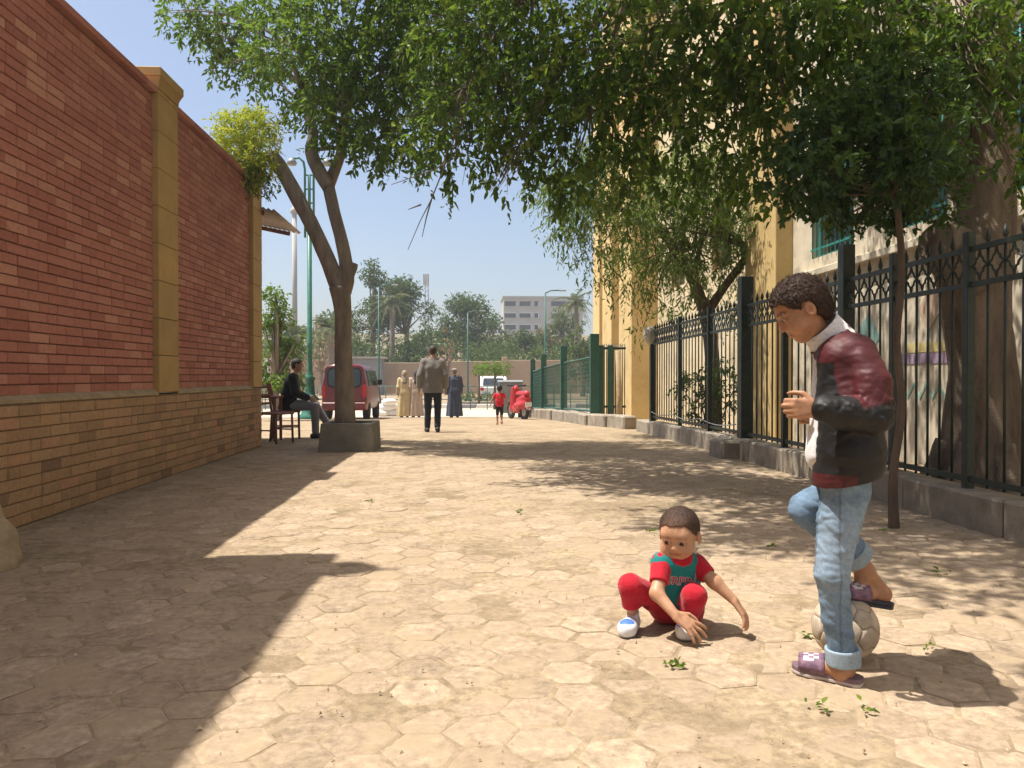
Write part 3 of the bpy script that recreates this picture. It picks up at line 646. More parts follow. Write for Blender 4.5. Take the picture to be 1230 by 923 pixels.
# --- big fig tree inside the railings
Yr = 6.15
rt = thing('yard_fig_tree', px(1185, 590, Yr), 'massive old fig tree trunk with spreading crown behind the railings', 'tree')
mb = MB()
gzr = px(1185, 580, Yr); gzr.z = -.05
bark_tube(mb, [gzr]+pxl([(1182, 520), (1180, 440), (1172, 370), (1170, 320)], Yr)+pxl([(1182, 260), (1190, 200), (1192, 140), (1190, 60), (1185, -60), (1180, -200)], Yr), [.40, .30, .255, .27, .30, .23, .175, .17, .17, .16, .14], 18, .2, 5)
bark_tube(mb, pxl([(1175, 345), (1150, 310), (1134, 296)], Yr-.1)+pxl([(1124, 290)], Yr-.15), [.22, .22, .20, .15], 14, .15)
bark_tube(mb, pxl([(1182, 262), (1160, 225), (1146, 190), (1150, 150), (1140, 90), (1100, 20), (1050, -60)], Yr+.1), [.16, .13, .10, .10, .09, .08, .06], 12, .1)
for k in range(7):
    a_ = k*.9; bark_tube(mb, [gzr+Vector((math.cos(a_)*.30, math.sin(a_)*.30, .5)), gzr+Vector((math.cos(a_)*.42, math.sin(a_)*.42, .15)), gzr+Vector((math.cos(a_)*.6, math.sin(a_)*.6, -.02))], [.08, .10, .06], 8)
RC = [(560, 60, 7.6, .6), (570, 140, 7.4, .5), (525, 165, 7.4, .28), (548, 205, 7.3, .15), (620, 30, 7, .6), (640, 120, 7, .55), (612, 175, 7.1, .28), (650, 205, 7, .24), (600, 222, 6.8, .06), (700, 60, 6.6, .6), (715, 140, 6.7, .5), (690, 205, 6.8, .28), (780, 40, 6.2, .5), (790, 140, 6.4, .42),
      (760, 205, 7, .36), (880, 70, 6, .5), (880, 160, 6.2, .42), (850, 225, 7, .3), (940, 50, 5.7, .45), (955, 140, 5.8, .42), (925, 225, 6.4, .3), (1020, 40, 5.6, .5), (1035, 120, 6.2, .4), (1110, 50, 6.2, .45), (1120, 120, 6.8, .35), (1212, 60, 5.5, .35), (1215, 195, 5.4, .16), (1225, 130, 5.6, .2), (560, 100, 8.4, .6), (660, 80, 8.2, .6), (1000, 80, 7, .5), (830, 110, 7.4, .35), (1060, 15, 5.6, .3), (1150, 15, 5.4, .3), (1200, 95, 5.5, .25), (1100, 95, 5.8, .35), (1225, 20, 5.6, .35), (1160, 80, 5.5, .2), (900, 10, 5.8, .4), (980, 5, 5.6, .35), (770, 90, 6.2, .35)]
cl = [(px(u, v, Y), r) for u, v, Y, r in RC]
for x, y, z, r in ((-.8, 8.6, 6.0, .8), (.4, 9.6, 6.6, .8), (1.6, 8.4, 6.4, .9), (2.9, 9.4, 6.2, .8), (.2, 7.2, 5.6, .6), (1.4, 6.4, 5.9, .7), (2.7, 7.0, 6.1, .8), (3.6, 8.2, 5.6, .6), (3.2, 5.0, 5.4, .4), (-.9, 10.6, 6.6, .7), (1.0, 11.2, 7.0, .8), (2.4, 11, 6.6, .8), (4.4, 9.4, 6.4, .7), (.0, 9.2, 7.2, .8), (-1.4, 9.8, 6.6, .7), (1.0, 8.8, 7.4, .8), (2.2, 9.8, 7.2, .8), (-.6, 9.9, 7.6, .8), (-.2, 5.7, 5.5, .28), (.9, 5.0, 5.4, .25), (1.9, 4.9, 5.4, .35),
                   (.35, 3.45, 5.0, .26), (.75, 3.3, 5.2, .22), (2.2, 4.2, 5.6, .35), (-.05, 2.35, 4.8, .22), (.4, 2.2, 5.0, .22), (3.0, 4.6, 5.2, .4), (1.5, 3.1, 5.3, .3), (-.75, 6.6, 5.4, .2), (-.3, 4.9, 5.0, .32), (.3, 4.4, 5.2, .3), (.9, 4.1, 5.4, .38), (1.4, 4.5, 5.2, .36), (.1, 5.4, 5.4, .36), (.8, 5.7, 5.6, .4), (1.3, 5.3, 5.0, .35), (1.9, 5.7, 5.5, .45), (-.6, 5.6, 5.0, .22), (-.2, 6.4, 5.3, .3), (.0, 3.75, 5.0, .2), (1.0, 3.6, 5.2, .25), (1.6, 3.9, 5.4, .3), (-1.4, 7.2, 5.2, .25), (-1.2, 8.2, 5.6, .4), (-.4, 4.4, 5.0, .26), (.5, 4.9, 5.0, .42), (1.0, 4.9, 5.2, .42), (1.5, 5.0, 5.4, .45), (-.1, 5.0, 5.2, .3), (.5, 5.6, 5.2, .45), (1.1, 6.1, 5.4, .5), (.3, 6.2, 5.4, .45), (2.0, 6.4, 5.4, .5), (1.2, 4.0, 5.1, .3), (.65, 3.9, 5.0, .24), (0, 4.2, 5.2, .33), (.5, 4.3, 5.4, .4), (1.1, 4.4, 5.6, .4), (-.2, 4.7, 5.4, .35), (.2, 5.2, 5.8, .5), (.9, 5.2, 5.9, .5), (-.7, 5.1, 5.6, .3), (1.5, 4.3, 5.7, .4), (-1.0, 6.9, 6.0, .4), (-.4, 7.6, 6.2, .5), (.5, 7.0, 6.2, .5)):
    cl.append((Vector((x, y, z)), r))  # unseen clumps above the lane, placed to cast its dappled shade
root = px(1150, 60, Yr)
hubs = [px(1050, -60, Yr), px(900, -40, 6.4), px(760, -30, 7), px(640, -20, 7.6), Vector((2.2, 5.2, 5.2)), Vector((1.2, 8.2, 5.6)), Vector((2.8, 9.2, 5.8))]
for h0, h1, r0, r1 in ((root, hubs[0], .08, .07), (hubs[0], hubs[1], .075, .055), (hubs[1], hubs[2], .055, .045), (hubs[2], hubs[3], .045, .03), (hubs[0], hubs[4], .05, .03), (hubs[2], hubs[5], .045, .03), (hubs[5], hubs[6], .03, .02), (px(1185, -60, Yr), Vector((4.6, 7.2, 6.2)), .10, .05)):
    bark_tube(mb, bez(h0, h1, .03, 4, .05), taper(r0, r1, 5), 8, .06, 3)
for c, r in cl:
    h = min(hubs, key=lambda q: (q-Vector(c)).length); q = bez(h, c, .05, 6, .06); mb.tube(q, taper(.022, .006, 7), 5)
    for _ in range(9):
        e = Vector(c)+Vector((random.gauss(0, .7), random.gauss(0, .7), random.gauss(-.15, .5)))*r; mb.tube(bez(q[4], e, .0, 4, .05), taper(.008, .0025, 5), 4)
# bare hanging twigs below the crown
for seq in ([(540, 170), (532, 205), (518, 240), (505, 265), (490, 300)], [(518, 240), (512, 262), (507, 285)], [(506, 246), (490, 252)], [(632, 180), (620, 200), (612, 222)], [(545, 190), (520, 205), (470, 222)]):
    mb.tube(pxl(seq, 7.2), taper(.009, .003, len(seq)), 5)
mb.build('trunk', M['bark'], rt)
leafage('crown', cl, M['leaf_ficus'], rt, 2.9, .075, .28, 9, .48, .5, 8)

# --- clipped sapling in front of the railings
sp = thing('sapling', px(1074, 632, 5.15), 'slender sapling with a dark dense round crown before the railings', 'tree'); mb = MB()
Ys = ground(1074, 632).y; g0 = ground(1074, 634); g0.z -= .04
bark_tube(mb, [g0]+pxl([(1073, 570), (1083, 490), (1077, 410), (1083, 330), (1078, 250), (1068, 190)], Ys), [.038, .028, .025, .024, .023, .021, .018], 9, .08)
SC = [(985, 205, 42), (1040, 180, 60), (1095, 190, 52), (1010, 235, 36), (1060, 232, 40), (1120, 225, 34), (965, 240, 24), (1035, 130, 50), (1090, 135, 46), (990, 155, 40), (1135, 175, 26), (950, 212, 22), (1085, 262, 18), (1130, 255, 14), (940, 185, 20), (1150, 145, 20), (1000, 268, 14), (1060, 90, 40), (1120, 100, 30), (1030, 270, 12)]
cl = []
for u, v, r in SC:
    c = px(u, v, Ys+random.uniform(-.25, .3)); cl.append((c, r/172)); mb.tube(bez(px(1070, 235, Ys), c, .02, 5), taper(.012, .003, 6), 5)
mb.build('trunk', M['bark_dark'], sp); leafage('crown', cl, M['leaf_dark'], sp, 5, .05, .12, 9, .5, .3, 9)

# --- feathery tree in the yard
Yf = 13.3
ft = thing('feathery_tree', px(858, 520, Yf), 'feathery acacia with drooping fine foliage before the yellow building', 'tree'); mb = MB()
g0 = px(858, 500, Yf); g0.z = gz(Yf)-.05
bark_tube(mb, [g0]+pxl([(856, 440), (850, 385), (843, 362)], Yf), [.15, .13, .12, .12], 10)
bark_tube(mb, pxl([(845, 370), (830, 330), (805, 292), (776, 254), (750, 225), (730, 190)], Yf), [.11, .10, .085, .07, .055, .035], 9)
bark_tube(mb, pxl([(850, 375), (868, 348), (892, 315), (912, 282), (930, 240)], Yf+.1), [.09, .075, .065, .05, .03], 9)
bark_tube(mb, pxl([(832, 335), (842, 290), (850, 230), (858, 160)], Yf+.2), [.05, .045, .035, .02], 8)
FC = [(668, 240, .34), (655, 215, .3), (690, 205, .5), (700, 262, .4), (715, 300, .28), (735, 240, .5), (752, 300, .35), (765, 345, .26), (790, 250, .5), (810, 320, .38), (835, 250, .5), (850, 320, .35), (872, 270, .45), (900, 330, .35), (900, 240, .5), (780, 200, .5), (840, 190, .5), (880, 372, .25), (800, 372, .2), (720, 180, .5), (925, 300, .3), (770, 400, .12), (680, 275, .3), (725, 335, .2), (790, 310, .45), (825, 290, .5), (870, 215, .5), (815, 225, .5), (760, 265, .45), (890, 290, .4), (835, 350, .25), (930, 260, .4), (710, 230, .45)]
cl = []
for u, v, r in FC:
    c = px(u, v, Yf+random.uniform(-.6, .6)); cl.append((c, (r, r, r*.8))); s = px(*random.choice([(776, 254), (830, 300), (845, 250), (900, 300)]), Yf); mb.tube(bez(s, c, .06, 5), taper(.016, .004, 6), 5)
mb.build('trunk', M['bark_dark'], ft)
leafage('crown', cl, M['leaf_fine'], ft, 4.5, .08, .36, 11, .28, .75, 12, shell=.2, fold=.1)
_dp = leafage('dry_pods', [(px(u, v, Yf-.4), r) for u, v, r in ((735, 245, .22), (700, 265, .2), (755, 330, .15), (845, 240, .2), (890, 235, .2), (780, 215, .2))], M['leaf_dry'], ft, .3, .09, .35, 8, .16, 1.5, 13, shell=.2); tag(_dp, kind='stuff')
# --- shrub behind the railings
sh = thing('yard_shrub', px(835, 500, 11.6), 'dark leafy shrub behind the railings', 'shrub'); mb = MB()
b0 = px(850, 480, 12.2); b0.z = gz(12)-.03
for k in range(6): mb.tube(bez(b0, b0+Vector((random.gauss(0, .3), random.gauss(0, .3), random.uniform(.6, 1.2))), 0, 5), taper(.02, .005, 6), 5)
mb.build('stems', M['bark_dark'], sh)
leafage('foliage', [(b0+Vector((dx, dy, z)), .25) for dx, dy, z in ((-.2, 0, .5), (.2, .1, .6), (0, 0, .9), (.15, -.1, 1.15), (-.25, .2, .95), (.35, 0, .95))], M['leaf_dark'], sh, 3, .07, .2, 8, .4, .4, 14)
# --- leaf sprigs fallen on the paving
for u, v, k, lb in ((445, 605, 5, 'near the wall shadow edge'), (625, 617, 5, 'at the dappled shade edge'), (781, 641, 6, 'behind the toddler'), (811, 804, 7, 'in front of the toddler'), (975, 769, 7, 'beside the football'), (979, 854, 3, 'in front of the toe of the slipper'), (1041, 859, 3, 'in front of the heel of the slipper'),
                 (960, 620, 4, 'behind the bent knee of the boy'), (1130, 692, 4, 'between the raised foot and the kerb'), (1062, 640, 4, 'at the foot of the sapling'), (1118, 780, 3, 'inside the shadow of the boy'), (930, 660, 4, 'between the toddler and the sapling')):
    g = ground(u, v); gq = thing('fallen_sprig', (g.x, g.y, .01), 'small green leaf sprig fallen on the paving '+lb, 'leaf sprig', 'fallen leaf sprigs')
    rng = np.random.default_rng(int(u)); n = k*2; P = np.array(g)+np.c_[rng.normal(0, .018, n), rng.normal(0, .018, n), .010+rng.random(n)*.016]
    D = unit(np.c_[rng.normal(size=(n, 2)), rng.uniform(.1, .5, n)]); Vv, Ff = leaf_arrays(P, D, np.full(n, .027)*rng.uniform(.7, 1.3, n), .45, .3, rng)
    link('leaves', mesh_np('leaves', Vv-np.array(wloc(gq)), Ff, M['leaf_left'], False, {'tint': ('FACE', 'FLOAT', np.repeat(rng.random(n), 2))}), gq)
# gravel crumbs and dry leaf bits over the lane
rng = np.random.default_rng(4); n = 2600; Y = 1.6+rng.random(n)**1.5*8; X = rng.uniform(-2.8, 3.2, n); r = .0025+.006*rng.random(n)**3; 
base = np.array([(1, 0, 0), (-.5, .87, 0), (-.5, -.87, 0), (0, 0, .9)]); Vs = (base[None]*(r[:, None, None])*rng.uniform(.6, 1.4, (n, 4, 1)))+np.stack([X, Y, relief(X, Y)+.006+.004*rng.random(n)+np.vectorize(gz)(Y)], -1)[:, None]
b = np.arange(n)[:, None]*4; Fc = np.concatenate([b+np.array(q) for q in ((0, 1, 3), (1, 2, 3), (2, 0, 3))], 1).reshape(-1, 3)
M['crumb'] = mat('gravel_crumbs', (.50, .40, .26), (.26, .19, .12), 3, .9, 0, spread=.1)
tag(link('gravel_crumbs', mesh_np('gravel_crumbs', Vs.reshape(-1, 3), Fc, M['crumb'])), 'fine gravel crumbs scattered over the paving', 'gravel', kind='stuff')
# ------------------------------------------------------------------ figures: signed-distance sculpting
class Sculpt:
    def __init__(s, h): s.h = h; s.p = []; s.keep = []; s.disp = None
    def rc(s, a, b, ra, rb, k=.02, sub=False, sq=None): s.p.append(('rc', np.array(a, float), np.array(b, float), ra, rb, k, sub, sq)); return s
    def chain(s, pts, rs, k=.02):
        for i in range(len(pts)-1): s.rc(pts[i], pts[i+1], rs[i], rs[i+1], k)
        return s
    def el(s, c, r, R=None, k=.02, sub=False): s.p.append(('el', np.array(c, float), np.array(r, float), np.eye(3) if R is None else np.array(R, float), None, k, sub, None)); return s
    def mesh(s, name, mt, parent, colf=None, smooth_it=1):
        h = s.h; los, his = [], []
        for q in s.p:
            if q[6]: continue
            if q[0] == 'rc': m = max(q[3], q[4]); los.append(np.minimum(q[1], q[2])-m); his.append(np.maximum(q[1], q[2])+m)
            else: m = q[2].max(); los.append(q[1]-m); his.append(q[1]+m)
        lo = np.min(los, 0)-3*h-.01; hi = np.max(his, 0)+3*h+.01; n = np.ceil((hi-lo)/h).astype(int)+1
        ax = [lo[i]+h*np.arange(n[i]) for i in range(3)]; Fd = np.full(n, 1., np.float32)
        for q in s.p:
            k = q[5]; mg = k*1.2+2.5*h
            if q[0] == 'rc': m = max(q[3], q[4]); l, u = np.minimum(q[1], q[2])-m-mg, np.maximum(q[1], q[2])+m+mg
            else: m = q[2].max(); l, u = q[1]-m-mg, q[1]+m+mg
            i0 = np.clip(np.floor((l-lo)/h).astype(int), 0, n); i1 = np.clip(np.ceil((u-lo)/h).astype(int)+1, 0, n)
            if (i1 <= i0).any(): continue
            sl = tuple(slice(a, b) for a, b in zip(i0, i1)); g = np.stack(np.meshgrid(*[ax[i][sl[i]] for i in range(3)], indexing='ij'), -1)
            if q[0] == 'rc':
                ba = q[2]-q[1]; pa = g-q[1]; t = np.clip((pa@ba)/max(ba@ba, 1e-12), 0, 1); d = np.linalg.norm(pa-t[..., None]*ba, axis=-1)-(q[3]+(q[4]-q[3])*t)
            else:
                pl_ = (g-q[1])@q[3].T; k0 = np.linalg.norm(pl_/q[2], axis=-1); k1 = np.linalg.norm(pl_/q[2]**2, axis=-1); d = k0*(k0-1)/np.maximum(k1, 1e-9)
            A = Fd[sl]
            if q[6]: d = -d; hh = np.clip(.5-.5*(A-d)/k, 0, 1); Fd[sl] = A*(1-hh)+d*hh+k*hh*(1-hh)
            else: hh = np.clip(.5+.5*(A-d)/k, 0, 1); Fd[sl] = A*(1-hh)+d*hh-k*hh*(1-hh)
        if s.keep or s.disp:
            sel = np.abs(Fd) < .08 if not s.keep else Fd < .08
            idx = np.argwhere(sel); Pw = lo+idx*h; v = Fd[sel].astype(float)
            if s.disp: v = v+s.disp(Pw)
            for kf in s.keep: v = np.maximum(v, kf(Pw))
            Fd[sel] = v
        V, Q = surfnet(Fd, lo, h)
        if smooth_it:
            E = np.concatenate([Q[:, [0, 1]], Q[:, [1, 2]], Q[:, [2, 3]], Q[:, [3, 0]]])
            for _ in range(smooth_it):
                acc = np.zeros_like(V); cnt = np.zeros(len(V)); np.add.at(acc, E[:, 0], V[E[:, 1]]); np.add.at(acc, E[:, 1], V[E[:, 0]]); np.add.at(cnt, E[:, 0], 1); np.add.at(cnt, E[:, 1], 1)
                V = V*.5+.5*acc/np.maximum(cnt, 1)[:, None]
        at = None
        if colf is not None:
            c = colf(V); at = {'col': ('POINT', 'FLOAT_COLOR', np.c_[c, np.ones(len(V))])}
        s.V = V; s.Q = Q
        return link(name, mesh_np(name, V-np.array(wloc(parent)), Q, mt, True, at), parent)
def surfnet(Fd, lo, h):
    ins = Fd < 0; nx, ny, nz = Fd.shape; cn = [(i, j, k) for i in (0, 1) for j in (0, 1) for k in (0, 1)]
    sub = lambda A, c: A[c[0]:nx-1+c[0], c[1]:ny-1+c[1], c[2]:nz-1+c[2]]
    cnt = sum(sub(ins, c).astype(np.int8) for c in cn); mask = (cnt > 0) & (cnt < 8); ii = np.argwhere(mask); idx = -np.ones(mask.shape, np.int64); idx[mask] = np.arange(len(ii))
    val = {c: Fd[ii[:, 0]+c[0], ii[:, 1]+c[1], ii[:, 2]+c[2]].astype(float) for c in cn}; acc = np.zeros((len(ii), 3)); num = np.zeros(len(ii))
    for a in cn:
        for d in range(3):
            if a[d]: continue
            b = list(a); b[d] = 1; b = tuple(b); va, vb = val[a], val[b]; x = (va < 0) != (vb < 0); t = np.where(x, va/np.where(x, va-vb, 1), 0)
            p = np.array(a, float)[None].repeat(len(ii), 0); p[:, d] += t; acc += p*x[:, None]; num += x
    V = lo+h*(ii+acc/np.maximum(num, 1)[:, None]); Qs = []
    for d in range(3):
        u, w = (d+1) % 3, (d+2) % 3; s0 = [slice(1, -1)]*3; s0[d] = slice(0, -1); s1 = list(s0); s1[d] = slice(1, None)
        A, B = ins[tuple(s0)], ins[tuple(s1)]; e = np.argwhere(A != B); 
        if not len(e): continue
        off = np.ones(3, int); off[d] = 0; e = e+off; fl = ins[e[:, 0], e[:, 1], e[:, 2]]
        def cell(du, dw): c = e.copy(); c[:, u] -= du; c[:, w] -= dw; return idx[c[:, 0], c[:, 1], c[:, 2]]
        q = np.stack([cell(1, 1), cell(0, 1), cell(0, 0), cell(1, 0)], 1); q[~fl] = q[~fl][:, ::-1]; Qs.append(q)
    return V, np.concatenate(Qs)
M['skin'] = attr_mat('skin', .5, 120, .12, .0015, .12, .4); M['cloth'] = attr_mat('cloth', .88, 260, .3, .002, 0, .25, .15)
M['leather'] = attr_mat('jacket_leather', .56, 140, .3, .002, 0, .4); M['denim'] = attr_mat('denim', .9, 320, .4, .002, 0, .2); M['hair'] = attr_mat('hair', .65, 260, .6, .004, 0, .4)
M['plastic'] = attr_mat('shoe_plastic', .5, 60, .05, .001, 0, .45)
A3 = lambda *v: np.array(v, float)
def cst(c): return lambda V: np.tile(np.array(c, float), (len(V), 1))
def frame(f, up=(0, 0, 1)):
    f = unit(np.array(f, float)); u = np.array(up, float); u = unit(u-f*(u@f)); r = np.cross(f, u); return r, f, u      # right, forward, up
def head_sculpt(sc, c, f, hh, up=(0, 0, 1), child=0.):
    r, f, u = frame(f, up); R = np.stack([r, f, u]); c = np.array(c, float); g = lambda x, y, z: c+hh*(r*x+f*y+u*z)
    E = lambda p, rad, k=.08, sub=False: sc.el(g(*p), np.array(rad)*hh, R, k*hh, sub)
    k_ = child; ez = .03-.075*k_
    E((0, -.05, .13), (.345+.03*k_, .425, .375)); E((0, .10, -.17-.02*k_), (.265+.02*k_, .27, .32-.01*k_), .16); sc.rc(g(-.06, .235-.02*k_, -.40), g(.06, .235-.02*k_, -.40), (.085-.015*k_)*hh, (.085-.015*k_)*hh, .1*hh)
    for s in (-1, 1):
        E((s*(.19+.0*k_), .19, -.14-.06*k_), (.12+.02*k_, .15+.02*k_, .14), .1); E((s*.155, .425+.015*k_, ez+.005), (.085, .085, .06), .06, True); E((s*.15, .318, ez), (.075, .07, .06), .015)
        E((s*(.365+.02*k_), -.04, -.03-.05*k_), (.045, .085, .125), .03); E((s*(.39+.02*k_), -.025, -.02-.05*k_), (.025, .05, .075), .02, True)
        E((s*(.05-.01*k_), .425-.05*k_, -.115-.05*k_), (.04, .04, .03), .03); (sc.rc(g(s*.07, .37, ez+.085), g(s*.22, .325, ez+.08), (.032-.012*k_)*hh, (.022-.006*k_)*hh, .06*hh) if k_ < .8 else E((s*.14, .27, ez+.13), (.14, .11, .10), .12))
    sc.rc(g(0, .37-.02*k_, ez+.03), g(0, .455-.07*k_, -.10-.05*k_), (.03-.004*k_)*hh, (.052-.012*k_)*hh, .06*hh)
    mz = -.24-.025*k_; mw = .085-.02*k_; my = .345-.02*k_
    sc.rc(g(-mw, my, mz), g(mw, my, mz), .03*hh, .03*hh, .04*hh); sc.rc(g(-mw*.8, my, mz-.05), g(mw*.8, my, mz-.05), .034*hh, .034*hh, .03*hh); sc.rc(g(-mw*1.2, my+.045, mz-.025), g(mw*1.2, my+.045, mz-.025), .009*hh, .009*hh, .012*hh, True)
    return lambda V: ((V-c)@R.T)/hh
def skin_paint(loc, base, dark=(.02, .012, .008), brow=.6, child=0.):
    base = np.array(base, float)
    def f(V):
        C = np.tile(base, (len(V), 1)); L = loc(V); dz = np.where(L[:, 2] > -.17, .075, .025)*child; L = L+np.c_[0*dz, 0*dz, dz]; C *= (1+.08*fbm(V, 9, 5, 2))[:, None]
        def put(m, c, a=1.): C[m] = C[m]*(1-a)+np.array(c)*a
        for s in (-1, 1):
            d = np.hypot((L[:, 0]-s*.15)/.085, (L[:, 2]-.03)/.045); fr = (L[:, 1] > .28) & (np.abs(L[:, 2]) < .2); put((d < 1.15) & fr, base*.5, .6); put((d < .75) & fr, (.45, .40, .36)); put((np.hypot(L[:, 0]-s*.15, (L[:, 2]-.025)*1.1) < .046) & fr & (d < 1), dark)
            b = np.abs(L[:, 2]-(.145-2.2*(np.abs(L[:, 0])-.15)**2)); put((b < .02) & (np.abs(L[:, 0]-s*.15) < .10) & (L[:, 1] > .22), dark, brow)
        put((np.abs(L[:, 2]+.262) < .05) & (np.abs(L[:, 0]) < .125) & (L[:, 1] > .30), base*A3(.95, .6, .6), .6); put((np.abs(L[:, 2]+.26) < .012) & (np.abs(L[:, 0]) < .12) & (L[:, 1] > .30), base*.35, .8)
        return np.clip(C, 0, 1)
    return f
def hand_sculpt(sc, wr, d, n, t, size, curl=.5, spread=.12):
    """wr wrist, d finger direction, n palm normal, t thumb side"""
    d = unit(np.array(d, float)); n = np.array(n, float); n = unit(n-d*(n@d)); t0 = np.array(t, float); t = np.cross(d, n); t = t if t@t0 > 0 else -t; wr = np.array(wr, float); z = size; tips = []
    for i, (o, ln) in enumerate(((.155, .40), (.055, .44), (-.05, .41), (-.145, .33))):
        kn = wr+d*z*(.50-.03*abs(i-1))+t*z*o*1.0; sc.rc(wr+t*z*o*.55+d*z*.06, kn, .085*z, .062*z, .05*z)
        a = 0.; p = kn; dd = d+t*spread*(1.5-i)*.5
        for j, fr in enumerate((.45, .32, .23)):
            a += curl*(.55 if j == 0 else .75); q = p+unit(dd*math.cos(a)+n*math.sin(a))*z*ln*fr*1.15; sc.rc(p, q, (.058-.006*j)*z, (.053-.007*j)*z, .012*z); p = q
        tips.append(p)
    b = wr+d*z*.14+t*z*.13; m = b+unit(d*.7+t*.75+n*.25)*z*.25; e = m+unit(d*.95+t*.15+n*.45*curl)*z*.17; e2 = e+unit(d*.9-t*.1+n*.6*curl)*z*.12
    sc.rc(b, m, .085*z, .062*z, .04*z); sc.rc(m, e, .06*z, .052*z, .012*z); sc.rc(e, e2, .052*z, .042*z, .01*z)
    return tips
def foot_sculpt(sc, an, heel, toe, s, upv=(0, 0, 1)):
    an, heel, toe = [np.array(v, float) for v in (an, heel, toe)]; f = unit(toe-heel); L = np.linalg.norm(toe-heel); u = unit(np.array(upv, float)-f*(np.array(upv)@f)); r = np.cross(f, u)
    sc.rc(an, heel+u*.035*s+f*.03*s, .036*s, .034*s, .02); sc.rc(an, heel+f*L*.62+u*.03*s, .034*s, .03*s, .03); sc.rc(heel+f*.035*s+u*.03*s, heel+f*L*.7+u*.026*s, .034*s, .032*s, .02)
    for i, o in enumerate((-.5, -.25, 0, .25, .5)):
        b = heel+f*L*(.74-.03*abs(i-1.2))+r*o*.075*s+u*.02*s; sc.rc(heel+f*L*.45+r*o*.045*s+u*.025*s, b, .022*s, .016*s, .015); sc.rc(b, b+f*L*(.20-.02*i)-u*.004*s, .013*s, .010*s, .004)
def body_sculpt(sc, J, s, b=1., ab=1.):
    """torso and limbs of one continuous body; J joints, s size against an adult, b build"""
    lat = unit(np.array(J['shR'])-np.array(J['shL'])); up = unit(np.array(J['neck'])-np.array(J['pelvis'])); ch, pe = np.array(J['chest']), np.array(J['pelvis'])
    sc.rc(np.array(J['neck'])-up*.02*s, np.array(J['head']), .055*s*b, .05*s*b, .03)
    for k in (-1, 1): sc.rc(ch+lat*k*.065*s, pe+lat*k*.055*s, .11*s*b, .105*s*b, .05)
    sc.rc(ch+up*.06*s, np.array(J['neck']), .09*s*b, .055*s*b, .05)
    for X in 'LR':
        sc.rc(ch+up*.05*s, J['sh'+X], .08*s*b, .058*s*b, .05); sc.rc(J['sh'+X], J['el'+X], .052*s*b, .040*s*b*ab, .02); sc.rc(J['el'+X], J['wr'+X], .041*s*b*ab, .027*s*b*ab, .015)
        sc.rc(J['hip'+X], J['kn'+X], .082*s*b, .055*s*b, .03); m = np.array(J['kn'+X])*.68+np.array(J['an'+X])*.32
        sc.rc(J['kn'+X], m, .054*s*b, .054*s*b, .02); sc.rc(m, J['an'+X], .053*s*b, .034*s*b, .015)
wr_ = lambda amp, sc_, seed, st=(1, 1, 1): (lambda P: amp*fbm(P*np.array(st), sc_, seed, 3))
def hair_cap(sc, c, f, hh, t, line, up=(0, 0, 1), curl=0, seed=3, back=-.34, child=0.):
    """short hair shell over the cranium, cut along the hairline"""
    r, f, u = frame(f, up); R = np.stack([r, f, u]); c = np.array(c, float)
    sc.el(c+hh*(f*-.05+u*.13), np.array((.345+t+.03*child, .425+t, .375+t))*hh, R, .03*hh); sc.el(c+hh*(f*-.20+u*-.08), np.array((.27+t, .24+t, .26+t))*hh, R, .08*hh)
    def keep(P):
        L = (P-c)@R.T/hh; hl = np.interp(L[:, 1], [-.6, -.25, -.10, .05, .18, .27, .42], [back, back, -.14, .0, .10, line, line+.03]); hl = hl+.03*fbm(P, 60, 8, 2)
        ear = np.hypot((L[:, 1]+.03)/.12, (L[:, 2]+.03+.05*child)/.16)-1
        return np.maximum((hl-L[:, 2])*hh, -ear*.1*hh)
    sc.keep.append(keep)
    if curl: sc.disp = lambda P: curl*np.abs(fbm(P, 85, seed, 2))*-1.3+curl*.4

def strands(sc, name, mt, parent, n, length, curl, r, colf, seed, lift=.3, nseg=7):
    """real short hairs rooted on a sculpted cap"""
    rng = np.random.default_rng(seed); V, Q = sc.V, sc.Q; f = rng.integers(0, len(Q), n); w_ = rng.dirichlet((1, 1, 1, 1), n); P = (V[Q[f]]*w_[..., None]).sum(1)
    Nn = unit(np.cross(V[Q[f, 2]]-V[Q[f, 0]], V[Q[f, 3]]-V[Q[f, 1]])); c0 = V.mean(0); Nn = np.where(((P-c0)*Nn).sum(1, keepdims=True) < 0, -Nn, Nn)
    T = unit(np.cross(Nn, rng.normal(size=(n, 3)))); B = np.cross(Nn, T); ph = rng.uniform(0, 6.28, n)[:, None]; L = length*rng.uniform(.6, 1.3, n)[:, None]; pts = []
    for k in range(nseg):
        s = k/(nseg-1); a = ph+s*4.8*(1 if curl else 0); pts.append(P-Nn*.002+Nn*L*s*lift+(T*np.cos(a)+B*np.sin(a)-T*np.cos(ph)-B*np.sin(ph))*curl+(T*L*s*.9 if not curl else 0))
    pts = np.stack(pts, 1); tg_ = unit(np.gradient(pts, axis=1)); s1 = unit(np.cross(tg_, Nn[:, None]+.01)); s2 = np.cross(tg_, s1); rr = (r*np.linspace(1, .45, nseg))[None, :, None]
    ring = np.stack([pts+s1*rr, pts+(-s1*.5+s2*.87)*rr, pts+(-s1*.5-s2*.87)*rr], 2).reshape(-1, 3); I = np.arange(n*nseg*3).reshape(n, nseg, 3)
    q = np.stack([I[:, :-1], np.roll(I, -1, 2)[:, :-1], np.roll(I, -1, 2)[:, 1:], I[:, 1:]], -1).reshape(-1, 4)
    o = link(name, mesh_np(name, ring-np.array(wloc(parent)), q, mt, True, {'col': ('POINT', 'FLOAT_COLOR', np.c_[np.repeat(colf(P, rng), nseg*3, 0), np.ones(n*nseg*3)])}), parent); tag(o, kind='stuff'); return o
